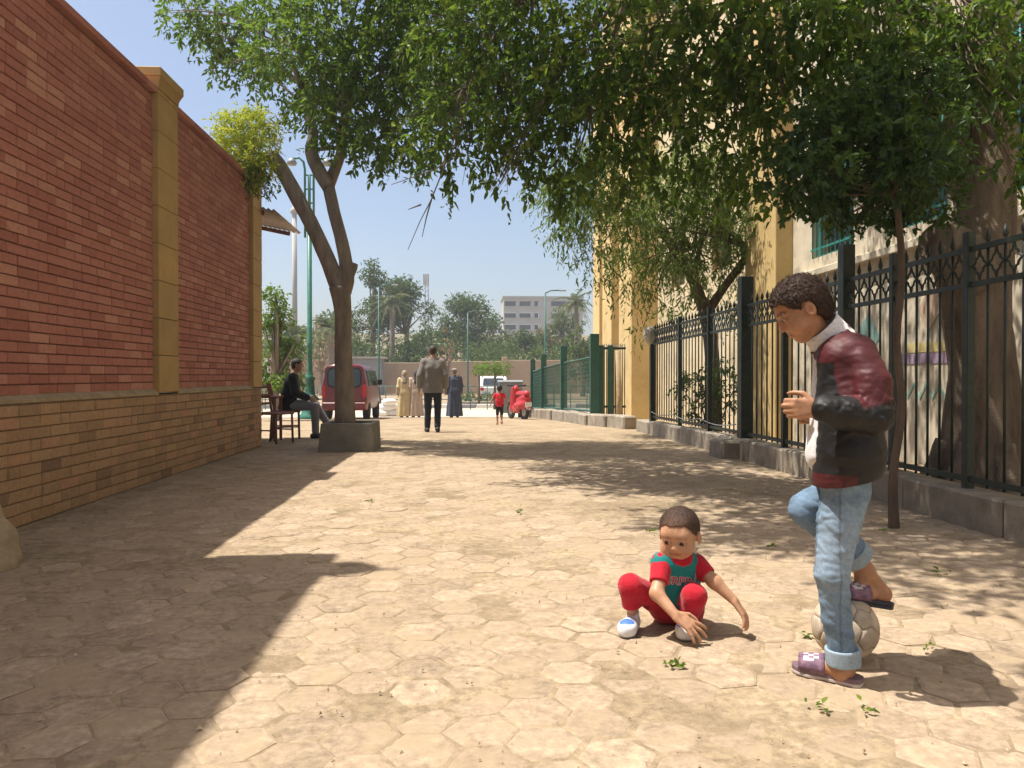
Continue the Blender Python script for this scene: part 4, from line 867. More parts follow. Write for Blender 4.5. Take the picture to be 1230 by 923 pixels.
# weathered footing stone by the gate pier
sc = Sculpt(.012); sc.rc((-2.52, 4.2, .0), (-2.53, 4.2, .12), .15, .14, .03); sc.rc((-2.56, 4.22, .1), (-2.57, 4.22, .27), .105, .095, .03); sc.rc((-2.42, 4.12, .02), (-2.46, 4.15, .06), .09, .07, .02); sc.disp = lambda P: .016*fbm(P, 7, 4, 4); sc.keep.append(lambda P: np.maximum(P[:, 2]-.30-.25*(P[:, 1]-4.2), -.03-P[:, 2])); sc.mesh('footing_stone', M['stone'], gate)
# ------------------------------------------------------------------ the boy with his foot on the ball
pa = lambda u, v, Y: np.array(px(u, v, Y))
YB = 2.47
boy = thing('person', (px(1000, 830, 2.44).x, 2.44, 0), 'boy in maroon and black jacket and jeans standing with a foot on the ball', 'person')
hf = A3(-.80, .16, -.50); hc = pa(962, 372, YB); HH = .203; SK = (.40, .205, .115)
J = dict(head=pa(976, 388, YB), neck=pa(1003, 417, YB), chest=pa(1020, 462, YB), pelvis=pa(1014, 572, YB), shL=pa(1026, 428, 2.36), shR=pa(1012, 430, 2.60), elL=pa(1050, 500, 2.29), wrL=pa(984, 492, 2.29),
         elR=pa(1034, 502, 2.66), wrR=pa(988, 500, 2.50), hipL=pa(1016, 585, 2.42), hipR=pa(1008, 588, 2.55), knL=pa(999, 690, 2.41), anL=pa(1011, 806, 2.42), knR=pa(970, 612, 2.58), anR=pa(1038, 684, 2.63))
heelL, toeL = A3(px(1024, 828, 2.41).x, 2.405, .022), A3(px(958, 812, 2.52).x, 2.52, .024)
heelR, toeR = pa(1066, 723, 2.645), pa(1008, 714, 2.60)
sc = Sculpt(.0045); hl = head_sculpt(sc, hc, hf, HH, child=.4); body_sculpt(sc, J, .70, .92)
hand_sculpt(sc, J['wrL'], (-1, .10, .04), (.1, 1, -.1), (.2, -.1, 1), .155, 1.55, .05); hand_sculpt(sc, J['wrR'], (-1, -.1, .05), (.1, -1, 0), (0, 0, 1), .15, 1.2, .05)
foot_sculpt(sc, J['anL'], heelL, toeL, .74); foot_sculpt(sc, J['anR'], heelR, toeR, .74, (.1, 0, 1))
sc.mesh('body', M['skin'], boy, skin_paint(hl, SK, child=.4))
sc = Sculpt(.0028); hair_cap(sc, hc, hf, HH, .042, .27, curl=.0075, seed=5, child=.4)
sc.mesh('hair', M['hair'], boy, lambda V: np.array((.045, .024, .014))*(1+.6*np.clip(fbm(V, 40, 2, 2), -.7, 1))[:, None], 0)
strands(sc, 'curls', M['hair'], boy, 5200, .010, .0042, .0009, lambda P, g: A3(.055, .030, .018)*g.uniform(.5, 1.7, (len(P), 1)), 3, .55, 8)
# shirt: white collar and the strip showing below the open jacket
sc = Sculpt(.005); up = unit(J['neck']-J['pelvis'])
sc.rc(pa(1004, 416, YB), pa(986, 394, YB), .074, .066, .01); sc.rc(pa(1000, 410, YB), pa(976, 382, YB), .058, .060, .004, True)
sc.rc(pa(990, 440, YB), pa(983, 548, YB-.04), .028, .026, .03); sc.rc(pa(1008, 425, YB), pa(1000, 545, YB), .07, .085, .03)
nk = unit(pa(984, 396, YB)-pa(1008, 421, YB)); c0 = pa(983, 394, YB); sc.keep.append(lambda P: (P-c0)@nk)
sc.disp = wr_(.004, 8, 2); sc.mesh('shirt', M['cloth'], boy, cst((.70, .69, .70)))
# jacket
sc = Sculpt(.0042)
for k, dy in ((-1, -.075), (1, .085)):
    sc.chain([pa(1013, 432, YB+dy), pa(1020, 480, YB+dy), pa(1022, 545, YB+dy), pa(1020, 566, YB+dy)], [.082, .095, .102, .094], .03)
sc.rc(pa(1010, 424, YB), pa(1000, 411, YB), .082, .076, .03); sc.rc(pa(998, 409, YB), pa(980, 388, YB), .072, .074, .006, True)
sc.chain([pa(1028, 424, 2.37), pa(1046, 462, 2.31), J['elL'], pa(1015, 497, 2.28), pa(990, 492, 2.285)], [.062, .061, .057, .051, .043], .010)
sc.chain([pa(1012, 426, 2.60), J['elR'], pa(992, 499, 2.52)], [.064, .058, .046], .025)
sc.rc(pa(1016, 572, YB-.06), pa(1014, 576, YB+.07), .104, .104, .02)
zh = px(1010, 586, 2.4).z; sc.keep.append(lambda P: (zh+.24*(P[:, 0]-px(985, 500, 2.4).x)-P[:, 2]))
def jd(P):
    el_ = np.exp(-((P-J['elL'])**2).sum(1)/.012); fa = np.exp(-((P[:, 2]-J['wrL'][2])/.05)**2)*(P[:, 1] < 2.36); return .004*fbm(P*A3(1, 1, 1.6), 12, 4, 3)-.009*(el_*.7+.8*fa)*np.abs(fbm(P*A3(2.0, 1, .8)+.3*P[:, [2, 0, 1]], 34, 14, 2))-.0045*np.abs(fbm(P*A3(.8, .8, 1.8), 22, 6, 2))+.002
sc.disp = jd
jm, jk = A3(.075, .010, .014), A3(.009, .009, .010)
def jcol(V):
    C = np.tile(jk, (len(V), 1)); u = lambda a: px(a, 460, 2.4).x; zz = lambda a: px(1010, a, 2.4).z
    x, z = V[:, 0], V[:, 2]; a_ = pa(1028, 424, 2.37); b_ = J['elL']; ba = b_-a_; tt = np.clip((V-a_)@ba/(ba@ba), 0, 1); sl = (np.linalg.norm(V-a_-tt[:, None]*ba, axis=1) < .09) & (V[:, 1] < 2.40); bz = zz(482)+.22*(x-u(1035)); m = (~sl & (z > zz(440))) | (sl & (z > bz))
    m &= ~((x < u(992)) & (z < zz(436)) & ~sl); hem = (z < zz(568)) & (x < u(1012)); C[m | hem] = jm
    nb = np.abs(z-bz) < .004; C[nb & sl] = (.03, .008, .008); C *= (1+.25*fbm(V, 16, 3, 2))[:, None]; return np.clip(C, 0, 1)
sc.mesh('jacket', M['leather'], boy, jcol)
# jeans, cuffs
sc = Sculpt(.004)
sc.rc(pa(1013, 572, YB-.05), pa(1013, 572, YB+.06), .084, .084, .02); sc.chain([pa(1016, 588, 2.42), pa(1008, 625, 2.42), J['knL'], pa(1005, 740, 2.42), pa(1012, 786, 2.425)], [.078, .068, .054, .048, .046], .012)
sc.chain([pa(1010, 592, 2.55), J['knR']], [.074, .058], .012); sc.chain([J['knR'], pa(1002, 640, 2.60), pa(1026, 664, 2.625)], [.062, .058, .052], .02)
sc.disp = lambda P: .0025*fbm(P*A3(1, 1, 1.2), 9, 7, 2)-.0075*np.abs(fbm((P+.3*P[:, [2, 1, 0]]*A3(0, 0, 1))*A3(.7, .7, 1.7), 26, 17, 2))+.003
def dcol(V):
    C = np.tile(A3(.135, .205, .295), (len(V), 1)); n = fbm(V*A3(1, 1, .5), 12, 3, 3); C *= (1+.22*n)[:, None]; C *= (.86+.3*np.clip(np.abs(fbm((V+.3*V[:, [2, 1, 0]]*A3(0, 0, 1))*A3(.7, .7, 1.7), 26, 17, 2))*-2+1.2, 0, 1))[:, None]; fd = np.exp(-((V[:, 2]-px(1000, 660, 2.4).z)/.16)**2)*(V[:, 1] < 2.42); C += fd[:, None]*A3(.14, .15, .15)*.8
    sm = np.abs(V[:, 0]-px(1012, 650, 2.4).x+.03*np.sin(V[:, 2]*3)) < .0035; C[sm & (V[:, 1] < 2.42)] *= .72; return np.clip(C, 0, 1)
sc.mesh('jeans', M['denim'], boy, dcol)
for nm, a, b, r in (('cuff', pa(1012, 779, 2.425), pa(1013, 797, 2.425), .055), ('cuff', pa(1022, 661, 2.622), pa(1031, 670, 2.628), .057)):
    sc = Sculpt(.004); ax_ = unit(b-a); sc.rc(a, b, r, r, .003); sc.rc(a-ax_*.03, b+ax_*.06, r-.012, r-.012, .003, True); sc.keep += [lambda P, a=a, ax_=ax_: -((P-a)@ax_)-.002, lambda P, b=b, ax_=ax_: ((P-b)@ax_)-.004]
    sc.disp = wr_(.003, 10, 3); sc.mesh(nm, M['denim'], boy, lambda V: np.tile(A3(.28, .36, .43), (len(V), 1))*(1+.2*fbm(V, 14, 2, 2))[:, None])
M['sole'] = mat('slipper_sole', (.20, .13, .15), (.13, .08, .10), 40, .7, .2, .002, coord='Object'); M['sole_light'] = mat('slipper_edge', (.52, .44, .40), (.42, .35, .33), 30, .7, .1, coord='Object'); M['strap'] = mat('slipper_strap', (.23, .13, .19), (.13, .07, .12), 45, .6, .3, .002, coord='Object', spread=.08); M['strap_w'] = mat('strap_print', (.62, .58, .58), (.5, .46, .46), 30, .6, 0, coord='Object')
M['navy_sole'] = mat('navy_sole', (.025, .028, .055), (.018, .02, .04), 30, .6, .1, coord='Object')
def slipper(heel, toe, upv, wd, parent, m_low, m_top):
    heel, toe = Vector(heel), Vector(toe); f = (toe-heel).normalized(); L = (toe-heel).length+.035; u = Vector(upv); u = (u-f*u.dot(f)).normalized(); r = f.cross(u); o = heel-f*.015
    prof = [(0, .0), (.02, .28), (.10, .40), (.3, .36), (.5, .37), (.72, .48), (.88, .40), (.97, .22), (1, 0)]
    ring = [(t, w_) for t, w_ in prof]+[(t, -w_) for t, w_ in prof[-2:0:-1]]
    root = None
    for nm, z0, z1, m in (('sole', -.022, -.010, m_low), ('footbed', -.010, .004, m_top)):
        mb = MB().prism([o+f*(t*L)+r*(w_*wd)+u*z0 for t, w_ in ring], u*(z1-z0)); ob = mb.build(nm, m, parent if root is None else root); root = root or ob
        bv = ob.modifiers.new('bevel', 'BEVEL'); bv.width = .003; bv.segments = 2
    V = []; n = 14
    for i in range(6):
        t = .54+.36*i/5
        for k in range(n+1):
            a = math.pi*k/n; V.append(o+f*(t*L-.012*abs(math.cos(a)))+r*(-math.cos(a)*wd*.47)+u*(math.sin(a)**.7*(.056-.016*i/5)))
    I = np.arange(6*(n+1)).reshape(6, n+1); Q = np.stack([I[:-1, :-1], I[1:, :-1], I[1:, 1:], I[:-1, 1:]], -1).reshape(-1, 4)
    mi = [1 if (2 < (q % n) < 7 and q//n in (1, 2, 3) and (q*7) % 5 < 3) else 0 for q in range(len(Q))]
    st = link('strap', mesh_np('strap', np.array(V)-np.array(wloc(root)), Q, [M['strap'], M['strap_w']], True, None, mi), root); s_ = st.modifiers.new('thick', 'SOLIDIFY'); s_.thickness = .004; s_.offset = 0
    return root
slipper(heelL+A3(.012, -.01, 0), toeL, (0, 0, 1), .088, boy, M['sole_light'], M['sole'])
slipper(heelR, toeR, (.15, 0, 1), .085, boy, M['navy_sole'], M['navy_sole'])
# football with separate stitched panels
bc = np.array(px(1015, 766, 2.61)); BR = .112; bc[2] = BR+.006
ball = thing('football', (bc[0], bc[1], .006), 'scuffed beige football with faded red marks under the foot', 'ball')
import itertools; PAN = []
phi = (1+5**.5)/2; tv = []
for p in ((0, 1, 3*phi), (1, 2+phi, 2*phi), (phi, 2, 2*phi+1)):
    for sgn in itertools.product((1, -1), repeat=3):
        q = [a*b for a, b in zip(p, sgn)]
        for rr in range(3): tv.append(tuple(np.round(np.roll(q, rr), 6)))
tv = np.array(sorted(set(tv))); dist = np.linalg.norm(tv[:, None]-tv[None], axis=-1); adj = [np.where((d > .1) & (d < 2.05))[0] for d in dist]
faces = {}
icos = []
for s1 in (1, -1):
    for s2 in (1, -1):
        for q in ((0, s1, s2*phi), (s1, s2*phi, 0), (s2*phi, 0, s1)): icos.append(q)
dod = []
for sgn in itertools.product((1, -1), repeat=3): dod.append(sgn)
for s1 in (1, -1):
    for s2 in (1, -1):
        for q in ((0, s1*phi, s2/phi), (s1*phi, s2/phi, 0), (s2/phi, 0, s1*phi)): dod.append(q)
M['panel'] = mat('scuffed_leather', (.52, .44, .34), (.40, .33, .25), 18, .7, .3, .002, coord='Object', rnd=.12, grime=((.24, .17, .11), 14, .7)); M['panel_red'] = mat('faded_red_panel', (.46, .22, .18), (.50, .40, .31), 22, .7, .3, .002, coord='Object', spread=.06)
M['seam'] = mat('dark_seam', (.10, .075, .055), None, 20, .9, 0)
MB().lathe(tuple(bc), [(BR*.97*math.sin(math.pi*k/14)+1e-4, -BR*.97*math.cos(math.pi*k/14)) for k in range(15)], 24).build('bladder', M['seam'], ball)
RB = np.array(Matrix.Rotation(.5, 3, 'X') @ Matrix.Rotation(.35, 3, 'Z'))
for axs, nv in ((icos, 5), (dod, 6)):
    for ax_ in axs:
        a = unit(np.array(ax_, float)); near = np.argsort(-(tv@a))[:nv]; P = unit(tv[near]); c = P.mean(0); e1 = unit(P[0]-c); e2 = np.cross(a, e1); P = P[np.argsort(np.arctan2((P-c)@e2, (P-c)@e1))]
        V = [a]; Fq = []
        rings = (.35, .7, .93, 1.)
        for ri, t in enumerate(rings):
            for k in range(nv):
                for hf_ in (0, .5):
                    e = P[k]*(1-hf_)+P[(k+1) % nv]*hf_; V.append(unit((a*(1-t)+unit(e)*t*.985+unit(c)*(.015*t))))
        V = np.array(V); rad = np.full(len(V), BR); m2 = nv*2; rad[1+3*m2:] = BR*.965; rad[1+2*m2:1+3*m2] = BR*.996; V = V*rad[:, None]
        for k in range(m2): Fq.append((0, 1+k, 1+(k+1) % m2, 1+(k+1) % m2))
        tri = [(0, 1+k, 1+(k+1) % m2) for k in range(m2)]; qd = [(1+ri*m2+k, 1+(ri+1)*m2+k, 1+(ri+1)*m2+(k+1) % m2, 1+ri*m2+(k+1) % m2) for ri in range(3) for k in range(m2)]
        me = bpy.data.meshes.new('panel'); me.from_pydata((V@RB.T).tolist(), [], tri+qd); me.materials.append(M['panel_red'] if nv == 5 and ax_[0]*3+ax_[1]+ax_[2]*.5 > 0 else M['panel']); PAN.append((nv, np.round(tv[near]@a, 2))); me.polygons.foreach_set('use_smooth', [True]*len(me.polygons)); me.update(); link('panel', me, ball, bc)

# ------------------------------------------------------------------ the squatting toddler
tod = thing('person', (px(800, 757, 2.97).x, 2.97, 0), 'toddler in red and teal outfit squatting and reaching on the paving', 'person')
hf = A3(-.50, -.80, -.22); hc = pa(816, 641, 2.95); HH = .197
J = dict(head=pa(816, 650, 2.96), neck=pa(815, 673, 2.97), chest=pa(814, 690, 2.99), pelvis=pa(812, 728, 3.06), shR=pa(795, 677, 2.95), shL=pa(836, 679, 2.97), elR=pa(789, 713, 2.87), wrR=pa(811, 739, 2.80), elL=pa(858, 699, 2.90), wrL=pa(881, 721, 2.86),
         hipR=pa(801, 727, 3.05), hipL=pa(824, 729, 3.05), knR=pa(757, 704, 2.94), knL=pa(834, 716, 2.88), anR=pa(760, 741, 2.98), anL=pa(824, 752, 2.93))
sc = Sculpt(.004); hl = head_sculpt(sc, hc, hf, HH, child=1.); body_sculpt(sc, J, .47, 1.08, 1.28)
hand_sculpt(sc, J['wrR'], (.78, -.30, -.52), (-.25, .75, -.6), (.3, .3, .9), .140, .30, .55); hand_sculpt(sc, J['wrL'], (.52, -.25, -.75), (-.7, .4, -.5), (.3, .5, .8), .130, .50, .4)
fe = {}
for X, hu, tu in (('R', (761, 2.99), (752, 2.885)), ('L', (824, 2.95), (823, 2.84))):
    h_, t_ = A3(px(hu[0], 750, hu[1]).x, hu[1], .016), A3(px(tu[0], 750, tu[1]).x, tu[1], .016); fe[X] = (h_, t_); sc.rc(J['an'+X], h_+A3(0, -.01, .02), .02, .018, .01); sc.rc(h_+A3(0, -.01, .018), t_+A3(0, .01, .012), .018, .016, .01)
sc.mesh('body', M['skin'], tod, skin_paint(hl, (.50, .275, .165), brow=.28, child=1.))
sc = Sculpt(.0035); hair_cap(sc, hc, hf, HH, .018, .27, seed=9, back=-.25, child=1.); sc.disp = lambda P: .0015*fbm(P, 40, 3, 2)
r_, f_, u_ = frame(hf)
sc.mesh('hair', M['hair'], tod, lambda V: np.array((.055, .028, .018))*(1+.5*np.clip(fbm(V, 30, 2, 2), -.8, 1))[:, None]+np.clip(((V-hc)@f_/HH-.12)*4, 0, 1)[:, None]*A3(.10, .05, .03), 0)
strands(sc, 'stubble_hair', M['hair'], tod, 4200, .012, 0, .0006, lambda P, g: A3(.05, .027, .017)*g.uniform(.5, 1.6, (len(P), 1)), 4, .25, 4)
red, teal = A3(.50, .012, .03), A3(.012, .20, .20)
sc = Sculpt(.004); lat = unit(J['shL']-J['shR'])
for k in (-1, 1): sc.rc(J['chest']+lat*k*.026, J['pelvis']+lat*k*.03+A3(0, 0, .012), .066, .072, .03)
sc.rc(J['chest'], J['neck']+A3(0, -.012, -.002), .074, .058, .02); sc.rc(J['chest']+A3(0, 0, .02), J['shR'], .056, .046, .03); sc.rc(J['chest']+A3(0, 0, .02), J['shL'], .05, .042, .03); sc.rc(J['neck']+A3(0, -.012, .04), J['neck']+A3(0, -.03, .08), .042, .05, .006, True)
sc.disp = wr_(.003, 32, 3); shirt = sc.mesh('shirt', M['cloth'], tod, lambda V: np.clip(np.where((np.linalg.norm((V-J['neck']-A3(0, -.03, .03))*A3(1, .6, 1.1), axis=1) < .048)[:, None], red, teal)*(1+.15*fbm(V, 12, 2, 2))[:, None], 0, 1)); SV, SQ = sc.V, sc.Q
for X in 'RL':
    sc = Sculpt(.004); e = J['sh'+X]*.38+J['el'+X]*.62; sc.rc(J['sh'+X]+A3(0, 0, .002), e, .044, .036, .01); a = unit(e-J['sh'+X]); sc.keep.append(lambda P, e=e, a=a: (P-e)@a-.004); sc.disp = wr_(.003, 36, 5); sc.mesh('sleeve', M['cloth'], tod, lambda V: np.clip(red*(1+.2*fbm(V, 14, 2, 2))[:, None], 0, 1))
sc = Sculpt(.004); sc.rc(J['hipR']+A3(0, 0, -.005), J['hipL']+A3(0, 0, -.005), .072, .072, .03)
for X in 'RL': sc.chain([J['hip'+X], J['kn'+X]], [.058, .047], .03); e = J['kn'+X]*.42+J['an'+X]*.58; sc.chain([J['kn'+X], e], [.046, .039], .015)
for X in 'RL':
    e = J['kn'+X]*.38+J['an'+X]*.62; a = unit(e-J['kn'+X]); kn_ = J['kn'+X]
    sc.keep.append(lambda P, e=e, a=a, c=e: np.where(np.linalg.norm(P-c, axis=1) < .07, (P-e)@a-.002, -1))
sc.disp = lambda P: .003*fbm(P, 22, 8, 3)-.003*np.abs(fbm(P, 45, 9, 2))+.001; sc.mesh('trousers', M['cloth'], tod, lambda V: np.clip(red*.92*(1+.2*fbm(V, 14, 2, 2))[:, None], 0, 1))
for X in 'RL':
    h_, t_ = fe[X]; sc = Sculpt(.0035); f = unit(t_-h_); sc.rc(h_+A3(0, 0, .012)+f*.012, t_-f*.012+A3(0, 0, .008), .030, .035, .02); sc.el(t_-f*.025+A3(0, 0, .022), (.034, .044, .020), np.eye(3), .02); sc.rc(h_+f*.01+A3(0, 0, .02), h_+f*.01+A3(0, 0, .055), .026, .024, .01, False); sc.rc(h_+f*.012+A3(0, 0, .045), h_+f*.012+A3(0, 0, .1), .020, .022, .004, True)
    sc.keep.append(lambda P: .002-P[:, 2]); 
    sc.mesh('shoe', M['plastic'], tod, lambda V, t_=t_, f=f: np.where(((np.linalg.norm((V-t_-A3(0, 0, .03)+f*.016)*A3(1, 1, 1.4), axis=1) < .031) & (V[:, 2] > .022))[:, None], A3(.08, .20, .55), np.where((V[:, 2] < .010)[:, None], A3(.30, .30, .32), A3(.70, .72, .75))))
# lettering on the shirt chest, laid over the cloth
from mathutils.bvhtree import BVHTree
bvh = BVHTree.FromPolygons([tuple(v) for v in SV], [tuple(int(i) for i in q) for q in SQ])
def lay_text(txt, size, c, m, name, off, bold=.0):
    cu = bpy.data.curves.new('lettering', 'FONT'); cu.body = txt; cu.size = size; cu.align_x = 'CENTER'; cu.align_y = 'CENTER'; cu.offset = bold; ob = bpy.data.objects.new('lettering', cu); COL.objects.link(ob)
    me = bpy.data.meshes.new_from_object(ob.evaluated_get(bpy.context.evaluated_depsgraph_get())); bpy.data.objects.remove(ob); bpy.data.curves.remove(cu)
    n = unit(A3(-.12, -1, .15)); xr = unit(np.cross(A3(0, 0, 1), -n)) ; xr = unit(A3(1, -.1, -.06)); zu = np.cross(-n, xr)*-1
    zu = unit(A3(.05, -.12, 1))
    for v in me.vertices:
        p = Vector(c+xr*v.co.x+zu*v.co.y); hit = bvh.ray_cast(p-Vector(n)*-.3, Vector(-n))
        q = (hit[0]+Vector(n)*off) if hit[0] is not None else p
        v.co = q-wloc(shirt)
    me.materials.append(m); link(name, me, shirt)
M['print_w'] = flat('print_white', (.62, .6, .56), .8); M['print_r'] = flat('print_red', (.45, .03, .05), .8); M['print_d'] = flat('print_dark', (.012, .05, .06), .8)
tc_ = pa(816, 698, 2.93)
lay_text('ISRPIN', .046, tc_, M['print_w'], 'lettering', .0025, .0022); lay_text('ISRPIN', .046, tc_, M['print_r'], 'lettering', .0038)
lay_text('3', .05, pa(829, 711, 2.92), M['print_d'], 'lettering', .0025, .001)
# ------------------------------------------------------------------ people further up the lane
def skel(loc, yaw, H, mods=None):
    s = H/1.75; R = np.array(Matrix.Rotation(yaw, 3, 'Z'))
    base = dict(pelvis=(0, 0, .94), chest=(0, 0, 1.28), neck=(0, -.01, 1.48), head=(0, .01, 1.58), hc=(0, .02, 1.635), shR=(.185, 0, 1.42), elR=(.235, -.03, 1.14), wrR=(.24, .05, .90), shL=(-.185, 0, 1.42), elL=(-.235, -.03, 1.14), wrL=(-.24, .05, .90),
                hipR=(.09, 0, .92), knR=(.10, .02, .50), anR=(.10, -.02, .09), hipL=(-.09, 0, .92), knL=(-.10, .02, .50), anL=(-.10, -.02, .09), toeR=(.12, .17, .0), toeL=(-.12, .17, 0), heelR=(.10, -.06, 0), heelL=(-.10, -.06, 0))
    base.update(mods or {}); return {k: np.array(loc)+R@(np.array(v, float)*s) for k, v in base.items()}, s, R
def man(label, loc, yaw, H, mods, outfit, skin=(.36, .19, .115), hairc=(.03, .025, .02), face=(0, 1, -.05), seat=None, name='person'):
    t = thing(name, loc, label, 'person'); J, s, R = skel(loc, yaw, H, mods); f = R@np.array(face, float); HH = .225*(s if H > 1.3 else .80)
    sc = Sculpt(.0085*max(s, .6)); hl = head_sculpt(sc, J['hc'], f, HH); body_sculpt(sc, J, s)
    for X, k in (('R', 1), ('L', -1)):
        d = unit(J['wr'+X]-J['el'+X]); hand_sculpt(sc, J['wr'+X], d, R@A3(-k, 0, 0), R@A3(0, 1, .2), .19*s, .3); foot_sculpt(sc, J['an'+X], J['heel'+X]+A3(0, 0, .01), J['toe'+X]+A3(0, 0, .01), s)
    sc.mesh('body', M['skin'], t, skin_paint(hl, skin))
    g = Sculpt(.009*max(s, .6)); hair_cap(g, J['hc'], f, HH, .035, .26); g.mesh('hair', M['hair'], t, cst(hairc), 0)
    up = unit(J['neck']-J['pelvis']); lat = unit(J['shR']-J['shL'])
    for kind, c, *a in outfit:
        g = Sculpt(.010*max(s, .6)); c = A3(*c); mt = M['cloth']
        if kind in ('jacket', 'shirt'):
            ex = .028 if kind == 'jacket' else .012; hem = a[0] if a else -.10
            for k in (-1, 1): g.chain([J['chest']+lat*k*.075*s, (J['chest']+J['pelvis'])/2+lat*k*.068*s, J['pelvis']+lat*k*.068*s+up*hem*s], [(.112+ex)*s, (.10+ex)*s, (.112+ex)*s], .05)
            g.rc(J['chest']+up*.08*s, J['neck']-up*.01*s, (.085+ex)*s, (.05+ex)*s, .04); sl = a[1] if len(a) > 1 else .93
            for X in 'RL':
                g.rc(J['chest']+up*.09*s, J['sh'+X], .085*s, (.058+ex)*s, .05); g.rc(J['sh'+X], J['el'+X]*min(sl*2, 1)+J['sh'+X]*(1-min(sl*2, 1)), (.056+ex)*s, (.044+ex)*s, .02)
                if sl > .5: g.rc(J['el'+X], J['el'+X]*(1-(sl-.5)*2)+J['wr'+X]*(sl-.5)*2, (.044+ex)*s, (.036+ex)*s, .02)
            g.rc(J['neck']+up*.03*s, J['neck']+up*.15*s, .075*s, .075*s, .005, True); e = J['pelvis']+up*(hem-.02)*s; g.keep.append(lambda P, e=e: (e-P)@up)
            g.disp = wr_(.007*s, 16, 3); nm = 'jacket' if kind == 'jacket' else 'shirt'
        elif kind in ('trousers', 'shorts'):
            g.rc(J['hipR'], J['hipL'], .10*s, .10*s, .03); nm = kind
            for X in 'RL':
                e = J['an'+X]+A3(0, 0, .02*s) if kind == 'trousers' else J['kn'+X]*.9+J['hip'+X]*.1
                g.rc(J['hip'+X], J['kn'+X], .098*s, .074*s, .03); 
                if kind == 'trousers': g.rc(J['kn'+X], e, .074*s, .062*s, .02)
            g.disp = wr_(.006*s, 16, 5)
        elif kind == 'robe':
            nm = 'robe'; zf = J['heelR'][2]
            for k in (-1, 1): g.chain([J['chest']+lat*k*.08*s+up*.05*s, J['pelvis']+lat*k*.07*s, np.array([*(J['pelvis']+lat*k*.10*s)[:2], zf+.05])], [.125*s, .15*s, .20*s], .06)
            g.rc(J['chest']+up*.08*s, J['neck'], .10*s, .07*s, .05)
            for X in 'RL': g.chain([J['sh'+X], J['el'+X], J['wr'+X]], [.085*s, .075*s, .07*s], .03)
            g.keep.append(lambda P, z=zf+.05: z-P[:, 2]); g.disp = lambda P: .014*np.sin(np.arctan2(P[:, 1]-J['pelvis'][1], P[:, 0]-J['pelvis'][0])*9)*np.clip((J['chest'][2]-P[:, 2])/1.0, 0, 1)+.006*fbm(P, 6, 2, 2)
        elif kind == 'scarf':
            nm = 'head_scarf'; g.el(J['hc']+A3(0, 0, .01), A3(.105, .13, .135)*s, R.T, .02); g.rc(J['hc']-R@A3(0, .03, .05), J['chest']+up*.06*s, .09*s, .16*s, .05); g.el(J['hc']+R@A3(0, .13, -.01)*s, A3(.07, .06, .085)*s, R.T, .02, True); g.disp = wr_(.006, 7, 4)
        elif kind == 'cap':
            nm = 'cap'; g.el(J['hc']+A3(0, 0, .075*s), A3(.098, .115, .055)*s, R.T, .02)
        elif kind == 'shoes':
            nm = 'shoe'
            for X in 'RL':
                q = Sculpt(.008*max(s, .6)); h_, t_ = J['heel'+X], J['toe'+X]; q.rc(h_+A3(0, 0, .04*s), t_*.8+h_*.2+A3(0, 0, .035*s), .046*s, .045*s, .02); q.rc(h_*.4+t_*.6+A3(0, 0, .035*s), t_+A3(0, 0, .03*s), .047*s, .035*s, .02); q.rc(h_*.8+t_*.2+A3(0, 0, .05*s), J['an'+X], .045*s, .045*s, .02); q.mesh('shoe', M['plastic'], t, cst(c))
            continue
        g.mesh(nm, mt, t, lambda V, c=c: np.clip(c*(1+.16*fbm(V, 6, 2, 3))[:, None], 0, 1))
    return t
Yw = 14.6; g0 = px(520, 500, Yw); g0.z = gz(Yw)
man('man in grey blazer and dark jeans walking away up the lane', g0, .06, 1.64, dict(knR=(.10, .10, .52), anR=(.09, -.10, .11), heelR=(.09, -.15, .03), toeR=(.10, .10, 0), knL=(-.10, .06, .5), anL=(-.11, .10, .09), heelL=(-.11, .05, 0), toeL=(-.13, .30, .0), shR=(.165, 0, 1.41), shL=(-.165, 0, 1.41), elR=(.245, -.05, 1.15), wrR=(.26, .03, .90), elL=(-.255, -.05, 1.15), wrL=(-.275, .05, .90), hc=(.0, .05, 1.64), neck=(0, .0, 1.49)),
    [('trousers', (.016, .02, .03)), ('jacket', (.19, .175, .16), -.12), ('shoes', (.02, .018, .016))], (.33, .17, .10), (.05, .035, .028))
Yc = 17.6; g0 = px(600, 500, Yc); g0.z = gz(Yc)
man('small child in red shirt and black shorts running up the lane', g0, -.1, .86, dict(knR=(.10, .12, .50), anR=(.10, -.06, .14), heelR=(.10, -.12, .06), toeR=(.11, .10, .02), anL=(-.10, .0, .09), elR=(.33, -.02, 1.22), wrR=(.38, .10, 1.0), elL=(-.33, -.02, 1.20), wrL=(-.42, .05, .96), hc=(0, .04, 1.70), head=(0, .01, 1.62)),
    [('shorts', (.012, .012, .014)), ('shirt', (.55, .015, .03), -.06, .3)], (.36, .19, .115), (.02, .015, .012), name='person')
Yn = 25.4; g0 = px(546, 490, Yn); g0.z = gz(Yn)
man('man in long navy robe walking near the road', g0, .1, 1.62, {}, [('robe', (.045, .055, .085)), ('cap', (.30, .27, .24)), ('shoes', (.02, .02, .02))], hairc=(.12, .11, .10))
Yq = 26.2
for u, c, sc_c, lb in ((486, (.62, .50, .28), (.30, .24, .17), 'woman in long yellow robe and brown head scarf by the road'), (500, (.50, .40, .31), (.06, .045, .04), 'woman in long beige robe and dark head scarf by the road')):
    g0 = px(u, 490, Yq); g0.z = gz(Yq); man(lb, g0, .2, 1.58, {}, [('robe', c), ('scarf', sc_c), ('shoes', (.03, .025, .02))])
